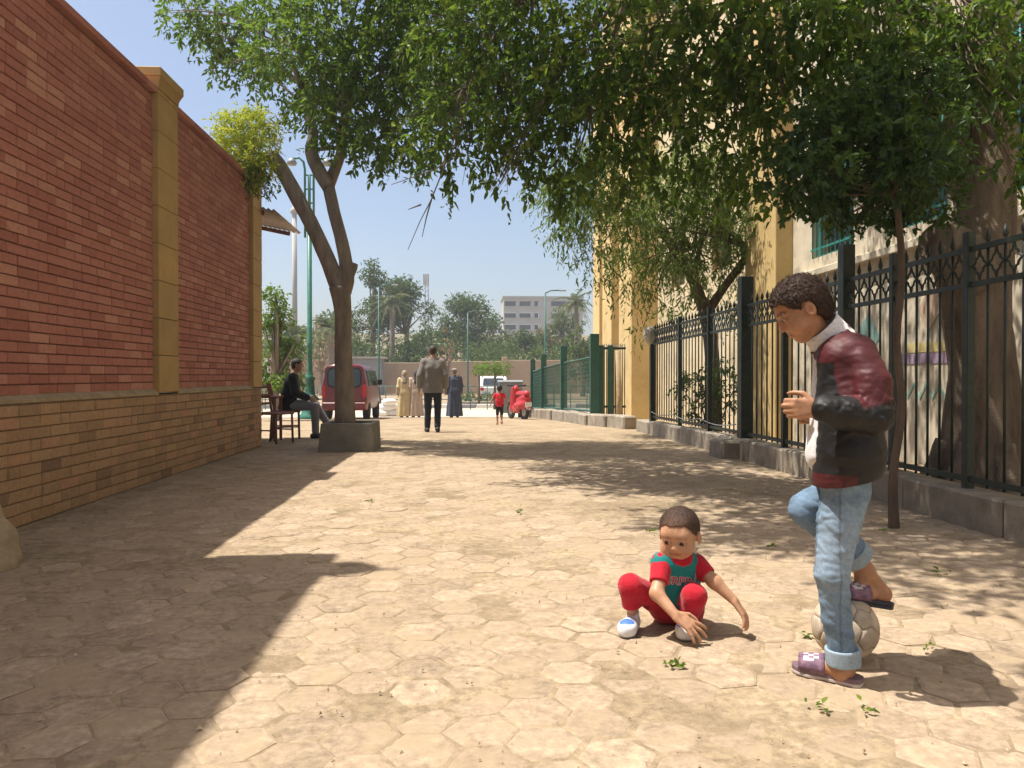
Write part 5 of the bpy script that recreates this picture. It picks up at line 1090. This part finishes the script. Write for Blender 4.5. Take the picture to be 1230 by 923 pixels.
# chairs and the sitting man by the end of the wall
def chair(loc, yaw, label):
    t = thing('wooden_chair', loc, label, 'chair', None); R = Matrix.Rotation(yaw, 3, 'Z'); L = Vector(loc); g = lambda *p: L+R@Vector(p)
    def bx(nm, a, b, r): MB().tube([g(*a), g(*b)], r, 6).build(nm, M['wood'], t)
    for sx in (-.2, .2): bx('leg', (sx, .2, -.02), (sx*.95, .19, .44), .02); bx('leg', (sx*1.05, -.24, -.02), (sx*.95, -.19, .44), .02); bx('back_post', (sx*.95, -.19, .44), (sx*.95, -.27, .92), .02); bx('stretcher', (sx, .19, .2), (sx, -.21, .2), .012)
    bx('stretcher', (-.2, .19, .25), (.2, .19, .25), .012)
    MB().box(g(0, 0, .455), (.44, .44, .035), R, ch=.008).build('seat', M['wood'], t)
    for k in range(3): bx('back_slat', (-.19, -.215-.025*k, .60+.13*k), (.19, -.215-.025*k, .60+.13*k), .022)
    return t
Ys2 = 13.0; cx = px(346, 500, Ys2); cz = gz(Ys2)
chair((cx.x-.02, Ys2, cz), -1.35, 'red brown wooden chair under the sitting man')
chair((px(329, 500, 12.0).x, 12.0, gz(12.0)), -2.0, 'empty red brown wooden chair close to the brick wall')
g0 = Vector((cx.x, Ys2, cz))
man('man in black jacket and grey trousers sitting on a wooden chair', g0, -1.35, 1.68, dict(pelvis=(0, -.02, .58), chest=(0, .06, .92), neck=(0, .10, 1.12), head=(0, .14, 1.21), hc=(0, .16, 1.275), shR=(.18, .08, 1.05), shL=(-.18, .08, 1.05), elR=(.24, .12, .80), wrR=(.12, .34, .70), elL=(-.24, .12, .80), wrL=(-.12, .34, .70),
    hipR=(.09, .02, .57), hipL=(-.09, .02, .57), knR=(.12, .45, .56), anR=(.12, .46, .10), heelR=(.12, .41, 0), toeR=(.12, .66, 0), knL=(-.10, .46, .58), anL=(-.08, .70, .17), heelL=(-.08, .66, .09), toeL=(-.08, .90, .12)),
    [('trousers', (.17, .165, .185)), ('jacket', (.012, .012, .014), -.08), ('shoes', (.012, .011, .01))], (.30, .16, .10), (.012, .011, .01), face=(.1, 1, -.05))
tb_ = thing('small_table', (px(326, 500, 12.5).x-.1, 12.5, gz(12.5)), 'small dark wooden table between the chairs and the wall', 'table')
tx = wloc(tb_); MB().box(tx+Vector((0, 0, .70)), (.5, .5, .03), ch=.006).build('table_top', M['wood'], tb_)
for sx in (-.2, .2):
    for sy in (-.2, .2): MB().box(tx+Vector((sx, sy, .33)), (.04, .04, .71)).build('leg', M['wood'], tb_)
# ------------------------------------------------------------------ maroon van seen from behind
Yv = 22.6; vx = (px(386, 470, Yv).x+px(441, 470, Yv).x)/2; vw = (px(441, 470, Yv).x-px(386, 470, Yv).x); vh = px(400, 437, Yv).z-gz(Yv); vz = gz(Yv)
van = thing('van', (vx, Yv+1.8, gz(Yv+1)), 'dusty maroon minivan parked with its rear towards the lane', 'van')
def vp(x, y, z): return Vector((vx+x*vw/2, Yv+y, vz+z*vh))
sec = [(.16, .96), (.30, 1.0), (.52, 1.0), (.62, .985), (.80, .90), (.92, .80), (.975, .68), (1.0, .40)]
ysec = [(0, .97, .96, .03), (.10, 1, 1, 0), (1.2, 1, 1.0, 0), (2.4, 1, .99, 0), (2.9, 1, .93, 0), (3.3, .97, .62, 0), (3.75, .9, .56, 0)]
V = []; ring = None
for y, wx, top, dz in ysec:
    pts = []
    for z, x in sec: pts.append((x*wx, y+(.10*max(0, z-.5) if y == 0 else 0), min(z, .16+(z-.16)*(top-.16)/.84)))
    row = pts+[(-x, yy, z) for x, yy, z in pts[::-1]]; V += [vp(*p) for p in row]; ring = len(row)
n = len(ysec); Fq = [(i*ring+k, i*ring+(k+1) % ring, (i+1)*ring+(k+1) % ring, (i+1)*ring+k) for i in range(n-1) for k in range(ring)]+[list(range(ring))[::-1], [(n-1)*ring+k for k in range(ring)]]
ob = MB().add(V, Fq, True).build('body', M['maroon'], van); sub_ = ob.modifiers.new('bevel', 'BEVEL'); sub_.width = .03; sub_.segments = 2; sub_.limit_method = 'ANGLE'
def plate(nm, pts, m, par=van, th=.02):
    A = [vp(*p) for p in pts]; return MB().prism(A, (0, -th, 0)).build(nm, m, par)
def rr(x0, x1, z0, z1, yf, r=.08, n=4):
    out = []
    for cx_, cz_, a0 in ((x1-r, z1-r*.6, 0), (x0+r, z1-r*.6, 90), (x0+r, z0+r*.6, 180), (x1-r, z0+r*.6, 270)):
        for k in range(n+1): a = math.radians(a0+90*k/n); x, z = cx_+r*math.cos(a), cz_+r*.6*math.sin(a); out.append((x, yf(z), z))
    return out
yf = lambda z: .10*max(0, z-.5)-.005
tg = plate('tailgate', rr(-.86, .86, .36, .95, lambda z: yf(z)+.01, .14), M['maroon'])
plate('rear_window', rr(-.70, .70, .60, .90, lambda z: yf(z)-.018, .16), M['glass_car'], tg, .012); plate('window_seal', rr(-.76, .76, .57, .93, lambda z: yf(z)-.008, .18), M['rubber'], tg, .008)
plate('handle_strip', rr(-.34, .34, .50, .535, lambda z: yf(z)-.02, .02), M['chrome'], tg); plate('number_plate', rr(-.28, .28, .40, .475, lambda z: yf(z)-.02, .015), M['white'], tg)
for s in (-1, 1): plate('tail_light', rr(*( (.80, .965) if s > 0 else (-.965, -.80)), .40, .62, lambda z: yf(z)-.02, .04), M['red_lens'])
MB().box(vp(0, -.06, .245), (vw*.96, .16, vh*.13), ch=.03).build('bumper', M['maroon'], van)
for s in (-1, 1):
    for yy in (.62, 2.95):
        c = vp(s*.86, yy, 0); c.z = gz(Yv+yy)+.29; wh = MB().lathe(c, [(.16, -.09), (.27, -.09), (.295, -.06), (.295, .06), (.27, .09), (.16, .09)], 20, axis='X').build('wheel', M['rubber'], van)
        MB().lathe(c, [(.02, -.08), (.17, -.075), (.17, .075), (.02, .08)], 16, axis='X').build('rim', M['chrome'], wh)
    MB().box(vp(s*1.13, 2.55, .66), (.14, .08, .18), ch=.02).build('wing_mirror', M['rubber'], van)
    for y0, y1 in ((.35, 1.2), (1.3, 2.1), (2.2, 2.75)):
        q = [(s*1.0, y0, .60), (s*1.0, y1, .60), (s*.86, y1-.03, .88), (s*.86, y0+.05, .88)]; MB().prism([vp(*p)+Vector((s*.004, 0, 0)) for p in q], (s*.012, 0, 0)).build('side_window', M['glass_car'], van)
# ------------------------------------------------------------------ scooter, grey bin
Yk = 22.2; kx = px(630, 490, Yk).x; kz = gz(Yk)
sco = thing('scooter', (kx, Yk, kz), 'red motor scooter with a pink mudguard parked by the mesh fence', 'scooter'); K = Vector((kx, Yk, kz)); Rk = Matrix.Rotation(.28, 3, 'Z')
def kp(x, y, z): return np.array(K+Rk@Vector((x, y, z)))
for y in (0, 1.15):
    wh = MB().tube([Vector(kp(.0, y+.23*math.cos(a), .235+.23*math.sin(a)-.0)) for a in np.linspace(0, 2*math.pi, 25)], .055, 8).build('wheel', M['rubber'], sco); MB().tube([Vector(kp(.035*k, y, .235)) for k in (-1, 1)], .15, 14).build('rim', M['chrome'], wh)
sc = Sculpt(.012); sc.rc(kp(0, -.12, .45), kp(0, .35, .40), .15, .14, .05); sc.rc(kp(0, -.12, .62), kp(0, .45, .52), .13, .10, .05); sc.rc(kp(0, .35, .28), kp(0, .80, .26), .13, .12, .05); sc.rc(kp(0, .85, .30), kp(0, .78, .85), .15, .13, .05); sc.rc(kp(-.12, .0, .4), kp(-.13, .3, .38), .1, .1, .06); sc.rc(kp(.12, .0, .4), kp(.13, .3, .38), .1, .1, .06); sc.mesh('body', M['scooter_red'], sco)
sc = Sculpt(.01); sc.el(kp(0, -.02, .36), (.10, .31, .20), np.array(Rk).T, .02); sc.el(kp(0, -.03, .24), (.2, .26, .245), np.array(Rk).T, .01, True); sc.mesh('mudguard', M['pink'], sco)
sc = Sculpt(.012); sc.rc(kp(0, -.2, .74), kp(0, .45, .70), .10, .11, .03); sc.keep.append(lambda P: kz+.70-P[:, 2]); sc.mesh('seat', M['scooter_red'], sco)
MB().tube([Vector(kp(-.30, .66, .98)), Vector(kp(0, .75, .95)), Vector(kp(.30, .66, .98))], .02, 8).build('handlebar', M['rubber'], sco); MB().tube([Vector(kp(0, .78, .8)), Vector(kp(0, .74, .97))], .05, 8).build('steering_head', M['scooter_red'], sco)
MB().box(Vector(kp(0, -.30, .58)), (.16, .04, .07), Rk, ch=.01).build('tail_light', M['red_lens'], sco); MB().box(Vector(kp(0, -.33, .44)), (.2, .015, .13), Rk).build('number_plate', M['white'], sco); MB().tube([Vector(kp(.14, .1, .2)), Vector(kp(.15, -.3, .24))], .045, 8).build('exhaust', M['chrome'], sco)
MB().tube([Vector(kp(-.1, .5, .2)), Vector(kp(-.22, .5, -.0))], .015, 6).build('side_stand', M['rubber'], sco)
bn = thing('metal_bin', (px(613, 480, 25).x, 25, gz(25)), 'grey metal rubbish bin behind the red scooter', 'bin'); c = wloc(bn)
MB().box(c+Vector((0, 0, .66)), (.75, .6, 1.0), ch=.03).build('bin_body', M['grey_metal'], bn); MB().box(c+Vector((0, 0, 1.18)), (.82, .66, .05), Matrix.Rotation(.06, 3, 'X'), ch=.01).build('lid', M['grey_metal'], bn)
for sx in (-.3, .3):
    for sy in (-.22, .22): MB().lathe(c+Vector((sx, sy, .075)), [(.02, -.03), (.08, -.03), (.08, .03), (.02, .03)], 12, axis='X').build('wheel', M['rubber'], bn)
# ------------------------------------------------------------------ lamp posts, poles, tower
def lamp_post(u, Y, vtop, label, twin):
    b = px(u, 400, Y); z0 = gz(Y); zt = px(u, vtop, Y).z; t = thing('lamp_post', (b.x, Y, z0), label, 'lamp post'); c = Vector((b.x, Y, z0)); k = 1. if twin else .5
    if twin:
        MB().lathe(c, [(.34, -.05), (.34, .10), (.26, .16), (.24, .55), (.30, .60), (.20, .68), (.15, .80), (.13, 1.15), (.17, 1.22), (.12, 1.30), (.085, 1.45), (.075, 2.2), (.10, 2.25), (.075, 2.3), (.07, zt-z0-1.6)], 16).build('base', M['lamp_green'], t)
        for s in (-1, 1):
            zz = zt-1.6; MB().tube([c+Vector((s*.13, 0, zz-z0-.8)), c+Vector((s*.13, 0, zt-z0-.35)), c+Vector((s*.17, 0, zt-z0-.12)), c+Vector((s*.30, 0, zt-z0)), c+Vector((s*.5, 0, zt-z0-.03))], .035, 8).build('arm', M['lamp_green'], t)
            MB().lathe(c+Vector((s*.52, 0, zt-z0-.12)), [(.02, .12), (.10, .06), (.16, -.04), (.13, -.10), (.02, -.13)], 12).build('lantern', M['grey_metal'], t)
        for q in range(5): MB().box(c+Vector((0, 0, zt-z0-2.2+q*.42)), (.28, .03, .04)).build('rung', M['lamp_green'], t)
        MB().tube([c+Vector((0, 0, zt-z0-1.7)), c+Vector((0, 0, zt-z0-.5))], .045, 8).build('pole', M['lamp_green'], t)
    else:
        MB().lathe(c, [(.14, -.1), (.14, .3), (.08, .5), (.055, 1.4), (.045, zt-z0)], 8).build('pole', M['green_mid'], t)
        MB().tube([c+Vector((0, 0, zt-z0-.02)), c+Vector((.3, 0, zt-z0+.12)), c+Vector((.8, 0, zt-z0+.15))], .035, 6).build('arm', M['green_mid'], t); MB().box(c+Vector((.95, 0, zt-z0+.13)), (.4, .14, .08), ch=.02).build('lantern', M['grey_metal'], t)
    return t
lamp_post(372, 23.5, 190, 'tall ornate green lamp post with twin curved arms beside the maroon van', True)
lamp_post(455, 46, 345, 'thin green street lamp before the dark tree mass', False); lamp_post(655, 42, 352, 'thin green street lamp rising over the mesh fence', False); lamp_post(562, 50, 376, 'thin green street lamp before the rounded bright tree', False)
cb = px(354, 360, 95); tw = thing('concrete_tower', (cb.x, 95, hz(cb.x, 95)), 'slim grey concrete tower rising beyond the lamp post', 'tower'); zt = px(354, 250, 95).z
MB().lathe((cb.x, 95, hz(cb.x, 95)-.5), [(.34, 0), (.28, zt-hz(cb.x, 95)-.3)], 12).build('shaft', M['farbuild'], tw); MB().lathe((cb.x, 95, zt-.8), [(.28, 0), (.5, .2), (.5, .6), (.28, .8), (.1, 1.1)], 12).build('head', M['farbuild'], tw)
mb_ = px(512, 390, 130); ant = thing('antenna_mast', (mb_.x, 130, hz(mb_.x, 130)), 'grey lattice antenna mast above the distant trees', 'mast'); zt = px(512, 330, 130).z; z0 = hz(mb_.x, 130)-.3
for q in range(3): MB().tube([(mb_.x+.5*math.cos(q*2.1), 130+.5*math.sin(q*2.1), z0), (mb_.x+.3*math.cos(q*2.1), 130+.3*math.sin(q*2.1), zt)], .08, 5).build('leg', M['grey_metal'], ant)
for q in range(14): MB().tube([(mb_.x-.4, 130, z0+q*(zt-z0)/14), (mb_.x+.4, 130, z0+(q+1)*(zt-z0)/14)], .05, 4).build('brace', M['grey_metal'], ant)
for q in (-.35, 0, .35): MB().box((mb_.x+q, 129.6, zt-.9), (.25, .15, 1.9)).build('antenna_panel', M['farbuild'], ant)
# ------------------------------------------------------------------ far walls, building, garden
fw = thing('retaining_wall', (0, 70, 0), 'long tan retaining wall below the distant trees', 'wall')
for k in range(18):
    x = -63+k*7; MB().box((x, 70.2, .75), (6.98, .4, 3.2+.3*math.sin(k*2.1)), ch=.03).build('wall_panel', M['farwall'], fw); MB().box((x-3.5, 70.0, .9), (.5, .6, 3.7), ch=.03).build('pier', M['farwall'], fw)
dk = px(440, 445, 66); t = thing('dark_kiosk', (dk.x-4, 66, -.8), 'dark shed with flat roof before the retaining wall', 'shed')
MB().box((dk.x, 66, .85), (px(468, 445, 66).x-px(428, 445, 66).x, 2.5, 3.3), ch=.05).build('wall', M['grey_metal'], t); MB().box((dk.x, 66, 2.55), (3.4, 3, .15)).build('roof', M['farbuild'], t); MB().box((dk.x-.4, 64.72, .3), (.9, .05, 2)).build('door', M['wood'], t)
hb = px(605, 391, 190).x; Yh = 190; he = px(700, 391, Yh).x; zt = px(640, 358, Yh).z; zb = hz(hb, Yh)-1.5
hbld = thing('concrete_block_building', (hb+8, Yh, zb), 'pale concrete apartment block with square openings on the hill', 'building')
wins = []
for u0, u1 in ((606, 620), (624, 638), (642, 647), (662, 680), (686, 696)):
    for v0, v1 in ((362, 368), (376, 382), (390, 396)): wins.append((px(u0, v0, Yh).x, px(u1, v0, Yh).x, px(u0, v1, Yh).z, px(u0, v0, Yh).z))
mbb = MB(); xs_ = sorted({hb, he}|{w_[k] for w_ in wins for k in (0, 1)}); zs_ = sorted({zb, zt}|{w_[k] for w_ in wins for k in (2, 3)})
for a, b in zip(xs_, xs_[1:]):
    for c, d in zip(zs_, zs_[1:]):
        if not any(w_[0] <= a and b <= w_[1] and w_[2] <= c and d <= w_[3] for w_ in wins): mbb.add([(a, Yh, c), (b, Yh, c), (b, Yh, d), (a, Yh, d)], [(0, 1, 2, 3)])
mbb.add([(hb, Yh, zb), (hb, Yh+12, zb), (hb, Yh+12, zt), (hb, Yh, zt)], [(3, 2, 1, 0)]); mbb.add([(he, Yh, zb), (he, Yh+12, zb), (he, Yh+12, zt), (he, Yh, zt)], [(0, 1, 2, 3)]); mbb.build('wall', M['farbuild'], hbld)
MB().box(((hb+he)/2, Yh+6, zt+.2), (he-hb+.6, 12.6, .4)).build('roof', M['farbuild'], hbld)
for a, b, c, d in wins:
    wn = MB().box(((a+b)/2, Yh+1.0, (c+d)/2), (b-a, .1, d-c)).build('window', M['dark_glass'], hbld); MB().box(((a+b)/2, Yh-.1, c-.1), (b-a+.3, .4, .2)).build('sill', M['farbuild'], wn)
def far_tree(label, u, vb, vt, Y, wpx, mk, seed, onhill=True, nm='tree', leaf=.24, dens=4.6, trunk='bark_grey', n=14):
    b = px(u, vb, Y); z0 = hz(b.x, Y) if onhill else gz(Y); zt = px(u, vt, Y).z; H = zt-z0; Wd = wpx/F*Y; t = thing(nm, (b.x, Y, z0), label, 'tree' if nm == 'tree' else 'shrub'); r = random.Random(seed); mb = MB(); c0 = Vector((b.x, Y, z0-.2)); cl = []
    top = c0+Vector((r.gauss(0, .05)*Wd, 0, H*.6)); bark_tube(mb, bez(c0, top, 0, 4, .04), taper(.03*H+.03, .012*H+.01, 5), 7, .06, 2)
    for k in range(n):
        a = r.uniform(0, 6.28); q = math.sqrt(r.random()); zz = r.uniform(.30 if nm == 'tree' else .15, .9); w_ = Wd/2*q*math.sin(math.pi*min(.95, .25+zz*.72)); c = c0+Vector((math.cos(a)*w_, math.sin(a)*w_*.8, H*zz)); rad = Wd*r.uniform(.11, .2); cl.append((c, (rad, rad, rad*.75))); mb.tube(bez(c0+Vector((0, 0, H*.35)), c, .03, 3), taper(.012*H+.004, .004*H, 4), 4)
    cl.append((c0+Vector((0, 0, H*.93)), Wd*.09)); mb.build('trunk', M[trunk], t); leafage('crown', cl, M[mk], t, dens, leaf, leaf*2.6, 6, .5, .3, seed)
    return t
def palm(label, u, vc, Y, R_, seed, mk='leaf_palm', onhill=True, nf=26):
    c = px(u, vc, Y); z0 = hz(c.x, Y) if onhill else gz(Y); z0 = min(z0, c.z-.4); t = thing('palm_tree', (c.x, Y, z0), label, 'palm'); rng = np.random.default_rng(seed); mb = MB(); bark_tube(mb, [(c.x, Y, z0-.3), (c.x+.1, Y, (z0+c.z)/2), (c.x, Y, c.z)], [.3, .24, .22], 8, .08, 3); mb.build('trunk', M['bark_grey'], t)
    Ps, Ds, Ls = [], [], []; fm = MB()
    for k in range(nf):
        a = rng.uniform(0, 6.28); e = rng.uniform(-.5, 1.3); d = np.array([math.cos(a)*math.cos(e), math.sin(a)*math.cos(e), math.sin(e)]); pts = []
        for q in range(13): s = q/12; pts.append(np.array(c)+d*R_*s+np.array([0, 0, -R_*.55*s*s]))
        fm.tube([Vector(p) for p in pts], taper(.03, .008, 13), 4, False)
        for q in range(2, 13):
            tn = unit(pts[q]-pts[q-1]); sd_ = unit(np.cross(tn, [0, 0, 1.])+1e-6)
            for s in (-1, 1):
                for o in (0, .5): Ps.append(pts[q-1]*(1-o)+pts[q]*o); Ds.append(unit(tn*.7+sd_*s*.8+np.array([0, 0, -.25]))); Ls.append(R_*.20*(1.15-q/14))
    V, Fc = leaf_arrays(np.array(Ps), np.array(Ds), np.array(Ls), .14, .1, rng); fm.build('frond_stalks', M['bark_grey'], t); link('fronds', mesh_np('fronds', V-np.array(wloc(t)), Fc, M[mk], False, {'tint': ('FACE', 'FLOAT', np.repeat(rng.random(len(Ps)), 2))}), t)
far_tree('tall dark feathery tree, highest of the distant trees', 448, 420, 306, 78, 60, 'leaf_far', 1, n=16); far_tree('broad dark tree beside the tallest distant tree', 486, 420, 328, 82, 85, 'leaf_far', 2, n=20); far_tree('low dark tree left of the highest distant tree', 405, 430, 372, 76, 70, 'leaf_far', 3)
far_tree('rounded bright green tree below the antenna mast', 558, 420, 352, 90, 84, 'leaf_bright' if False else 'leaf_far', 4, n=20); far_tree('small leafy tree between the bright tree and the hill building', 590, 420, 376, 100, 48, 'leaf_far', 5); far_tree('leafy tree right of the hill building', 676, 430, 372, 86, 60, 'leaf_far', 6); far_tree('bushy tree behind the mesh fence end', 700, 440, 384, 60, 60, 'leaf_far', 7, False)
far_tree('dry brown tree in front of the distant palms', 385, 440, 385, 64, 55, 'leaf_dry', 8, False, dens=2.); far_tree('dry brown shrub tree before the rounded tree', 538, 440, 392, 66, 34, 'leaf_dry', 9, False, dens=2.); far_tree('dry brown tree below the hill building', 655, 440, 392, 92, 48, 'leaf_dry', 10, dens=2.); far_tree('olive green tree under the hill building', 630, 430, 398, 84, 44, 'leaf_far', 11)
far_tree('dark tree behind the grey tower', 345, 430, 385, 80, 60, 'leaf_far', 16); far_tree('grey green tree behind the van roof', 425, 440, 398, 68, 50, 'leaf_far', 17, False); far_tree('dusty tree above the dark shed', 510, 440, 385, 74, 60, 'leaf_far', 18)
palm('palm tree with full crown right of the hill building', 692, 362, 80, 3.2, 20); palm('palm with tall trunk among the dark trees', 470, 362, 76, 3.0, 21); palm('low drooping palm behind the sitting man', 356, 408, 55, 2.9, 22, onhill=False); palm('low dusty palm behind the lamp post', 396, 396, 58, 2.6, 23, onhill=False)
far_tree('bright green tree rising behind the end of the brick wall', 333, 470, 328, 21.5, 56, 'leaf_bright', 12, False, leaf=.11, dens=7, n=30)
scl = []
for k in range(150):
    y = random.choice([72, 75, 79, 84, 92, 104]); x = random.uniform(-.36, .20)*y; r = random.uniform(.8, 1.8)*y/80; scl.append(((x, y+random.uniform(-1, 2), hz(x, y)+r*.55), (r*1.3, r, r*.9)))
scr = leafage('hillside_scrub', scl, M['leaf_far'], None, 1.6, .30, .6, 6, .5, .3, 77); tag(scr, 'green scrub covering the distant slope', 'scrub', kind='stuff')
# clipped topiary hedge, median planting and kerb
def topiary(u, vb, Y, wpx, hpx, label):
    c = px(u, vb, Y); z0 = gz(Y); t = thing('topiary', (c.x, Y, z0), label, 'topiary'); MB().tube([(c.x, Y, z0-.05), (c.x+.03, Y, c.z)], [.07, .05], 7).build('trunk', M['bark_dark'], t); r = wpx/F*Y/2; hh = hpx/F*Y/2; leafage('crown', [((c.x+dx*r*.5, Y, c.z+hh*.6), (r*.62, r*.7, hh)) for dx in (-1, 0, 1)], M['leaf_bright'], t, 4, .09, .12, 6, .5, .1, int(u))
topiary(594, 448, 37, 38, 16, 'flat clipped green topiary tree on the far side of the road'); topiary(575, 447, 39, 16, 14, 'smaller clipped yellow green topiary beside the flat one')
hd = thing('median_hedge', (px(590, 480, 40).x, 40, gz(40)), 'dusty low hedge bed across the road', 'hedge'); x0, x1 = px(545, 470, 40).x, px(650, 470, 40).x
MB().box(((x0+x1)/2, 40, gz(40)+.1), (x1-x0, 1.2, .4), ch=.03).build('bed_kerb', M['concrete'], hd)
leafage('foliage', [((x0+(x1-x0)*(k+.5)/16, 40, gz(40)+.5), (.3, .45, .3)) for k in range(16)], M['leaf_palm'], hd, 3, .09, .15, 6, .4, .2, 31)
kbs = thing('road_kerb', (0, 38.5, gz(38)), 'painted black and white kerb stones along the far road edge', 'kerb')
for k in range(26): MB().box((-14+k*1.0, 38.2, gz(38)+.06), (.96, .22, .3), ch=.02).build('kerb_stone', M['white'] if k % 2 else M['grey_metal'], kbs)
hw = thing('white_heap', (px(466, 480, 28).x, 28, gz(28)), 'heap of white sacks by the road behind the van', 'heap')
for dx, dy, z, s_ in ((-.25, 0, .12, 1), (.2, .1, .12, 1.05), (-.02, .05, .34, .95), (.05, -.1, .54, .8)):
    sc = Sculpt(.025); c = np.array(wloc(hw))+A3(dx, dy, z); sc.el(c, A3(.36, .28, .17)*s_, np.eye(3), .02); sc.disp = wr_(.03, 4, int(dx*100) % 7); sc.mesh('sack', M['white'], hw)
# white car parked beyond the hedge
Yx = 47; cx = px(593, 460, Yx).x; wc = thing('white_car', (cx, Yx+1.6, gz(Yx)), 'small white car parked beyond the topiary', 'car'); z0 = gz(Yx)
def cp(x, y, z): return (cx+x, Yx+y, z0+z)
prof = [(0, .35), (0, .95), (.25, 1.02), (.55, 1.55), (2.2, 1.6), (2.9, 1.05), (3.7, .95), (3.8, .35)]
MB().prism([cp(-.85, y, z) for y, z in prof], (1.7, 0, 0)).build('body', M['white'], wc).modifiers.new('bevel', 'BEVEL').width = .06
MB().prism([cp(-.66, .22, 1.05), cp(.66, .22, 1.05), cp(.6, .48, 1.47), cp(-.6, .48, 1.47)], (0, -.03, 0)).build('rear_window', M['glass_car'], wc)
for s in (-1, 1):
    MB().box(cp(s*.72, -.02, .82), (.2, .06, .2)).build('tail_light', M['red_lens'], wc)
    for y in (.7, 3.0): MB().lathe(cp(s*.78, y, .3), [(.1, -.09), (.3, -.09), (.3, .09), (.1, .09)], 14, axis='X').build('wheel', M['rubber'], wc)
MB().box(cp(0, -.05, .48), (1.6, .14, .2), ch=.03).build('bumper', M['grey_metal'], wc)
# railing along the far edge of the road
rl = thing('road_railing', (0, 36.5, gz(36)), 'thin green railing along the far side of the road', 'railing')
for k in range(24): MB().tube([(-11+k*.8, 36.5, gz(36.5)-.05), (-11+k*.8, 36.5, gz(36.5)+1.15)], .022, 6).build('post', M['green_mid'], rl)
for z in (.5, 1.12): MB().tube([(-11, 36.5, gz(36.5)+z), (-11+23*.8, 36.5, gz(36.5)+z)], .02, 6).build('rail', M['green_mid'], rl)
bd = thing('white_board', (px(321, 450, 30).x, 30, gz(30)), 'white notice board on posts beyond the sitting man', 'board'); c = wloc(bd)
MB().box(c+Vector((0, 0, 1.75)), (.55, .05, .9), ch=.01).build('panel', M['white'], bd)
for s in (-.2, .2): MB().tube([c+Vector((s, .04, -.05)), c+Vector((s, .04, 1.5))], .025, 6).build('post', M['grey_metal'], bd)
# ------------------------------------------------------------------ warm dusty air
hzo = MB().box((0, 435, 14), (830, 960, 31)).build('haze', None); hm = bpy.data.materials.new('dusty_air'); hm.use_nodes = True; t_ = hm.node_tree; t_.nodes.remove(t_.nodes['Principled BSDF'])
pv = t_.nodes.new('ShaderNodeVolumePrincipled'); pv.inputs['Color'].default_value = (.93, .95, 1, 1); pv.inputs['Density'].default_value = .0011; pv.inputs['Anisotropy'].default_value = .2
t_.links.new(pv.outputs[0], t_.nodes['Material Output'].inputs['Volume']); hzo.data.materials.clear(); hzo.data.materials.append(hm); tag(hzo, 'thin pale dusty haze in the air', 'haze', kind='stuff')
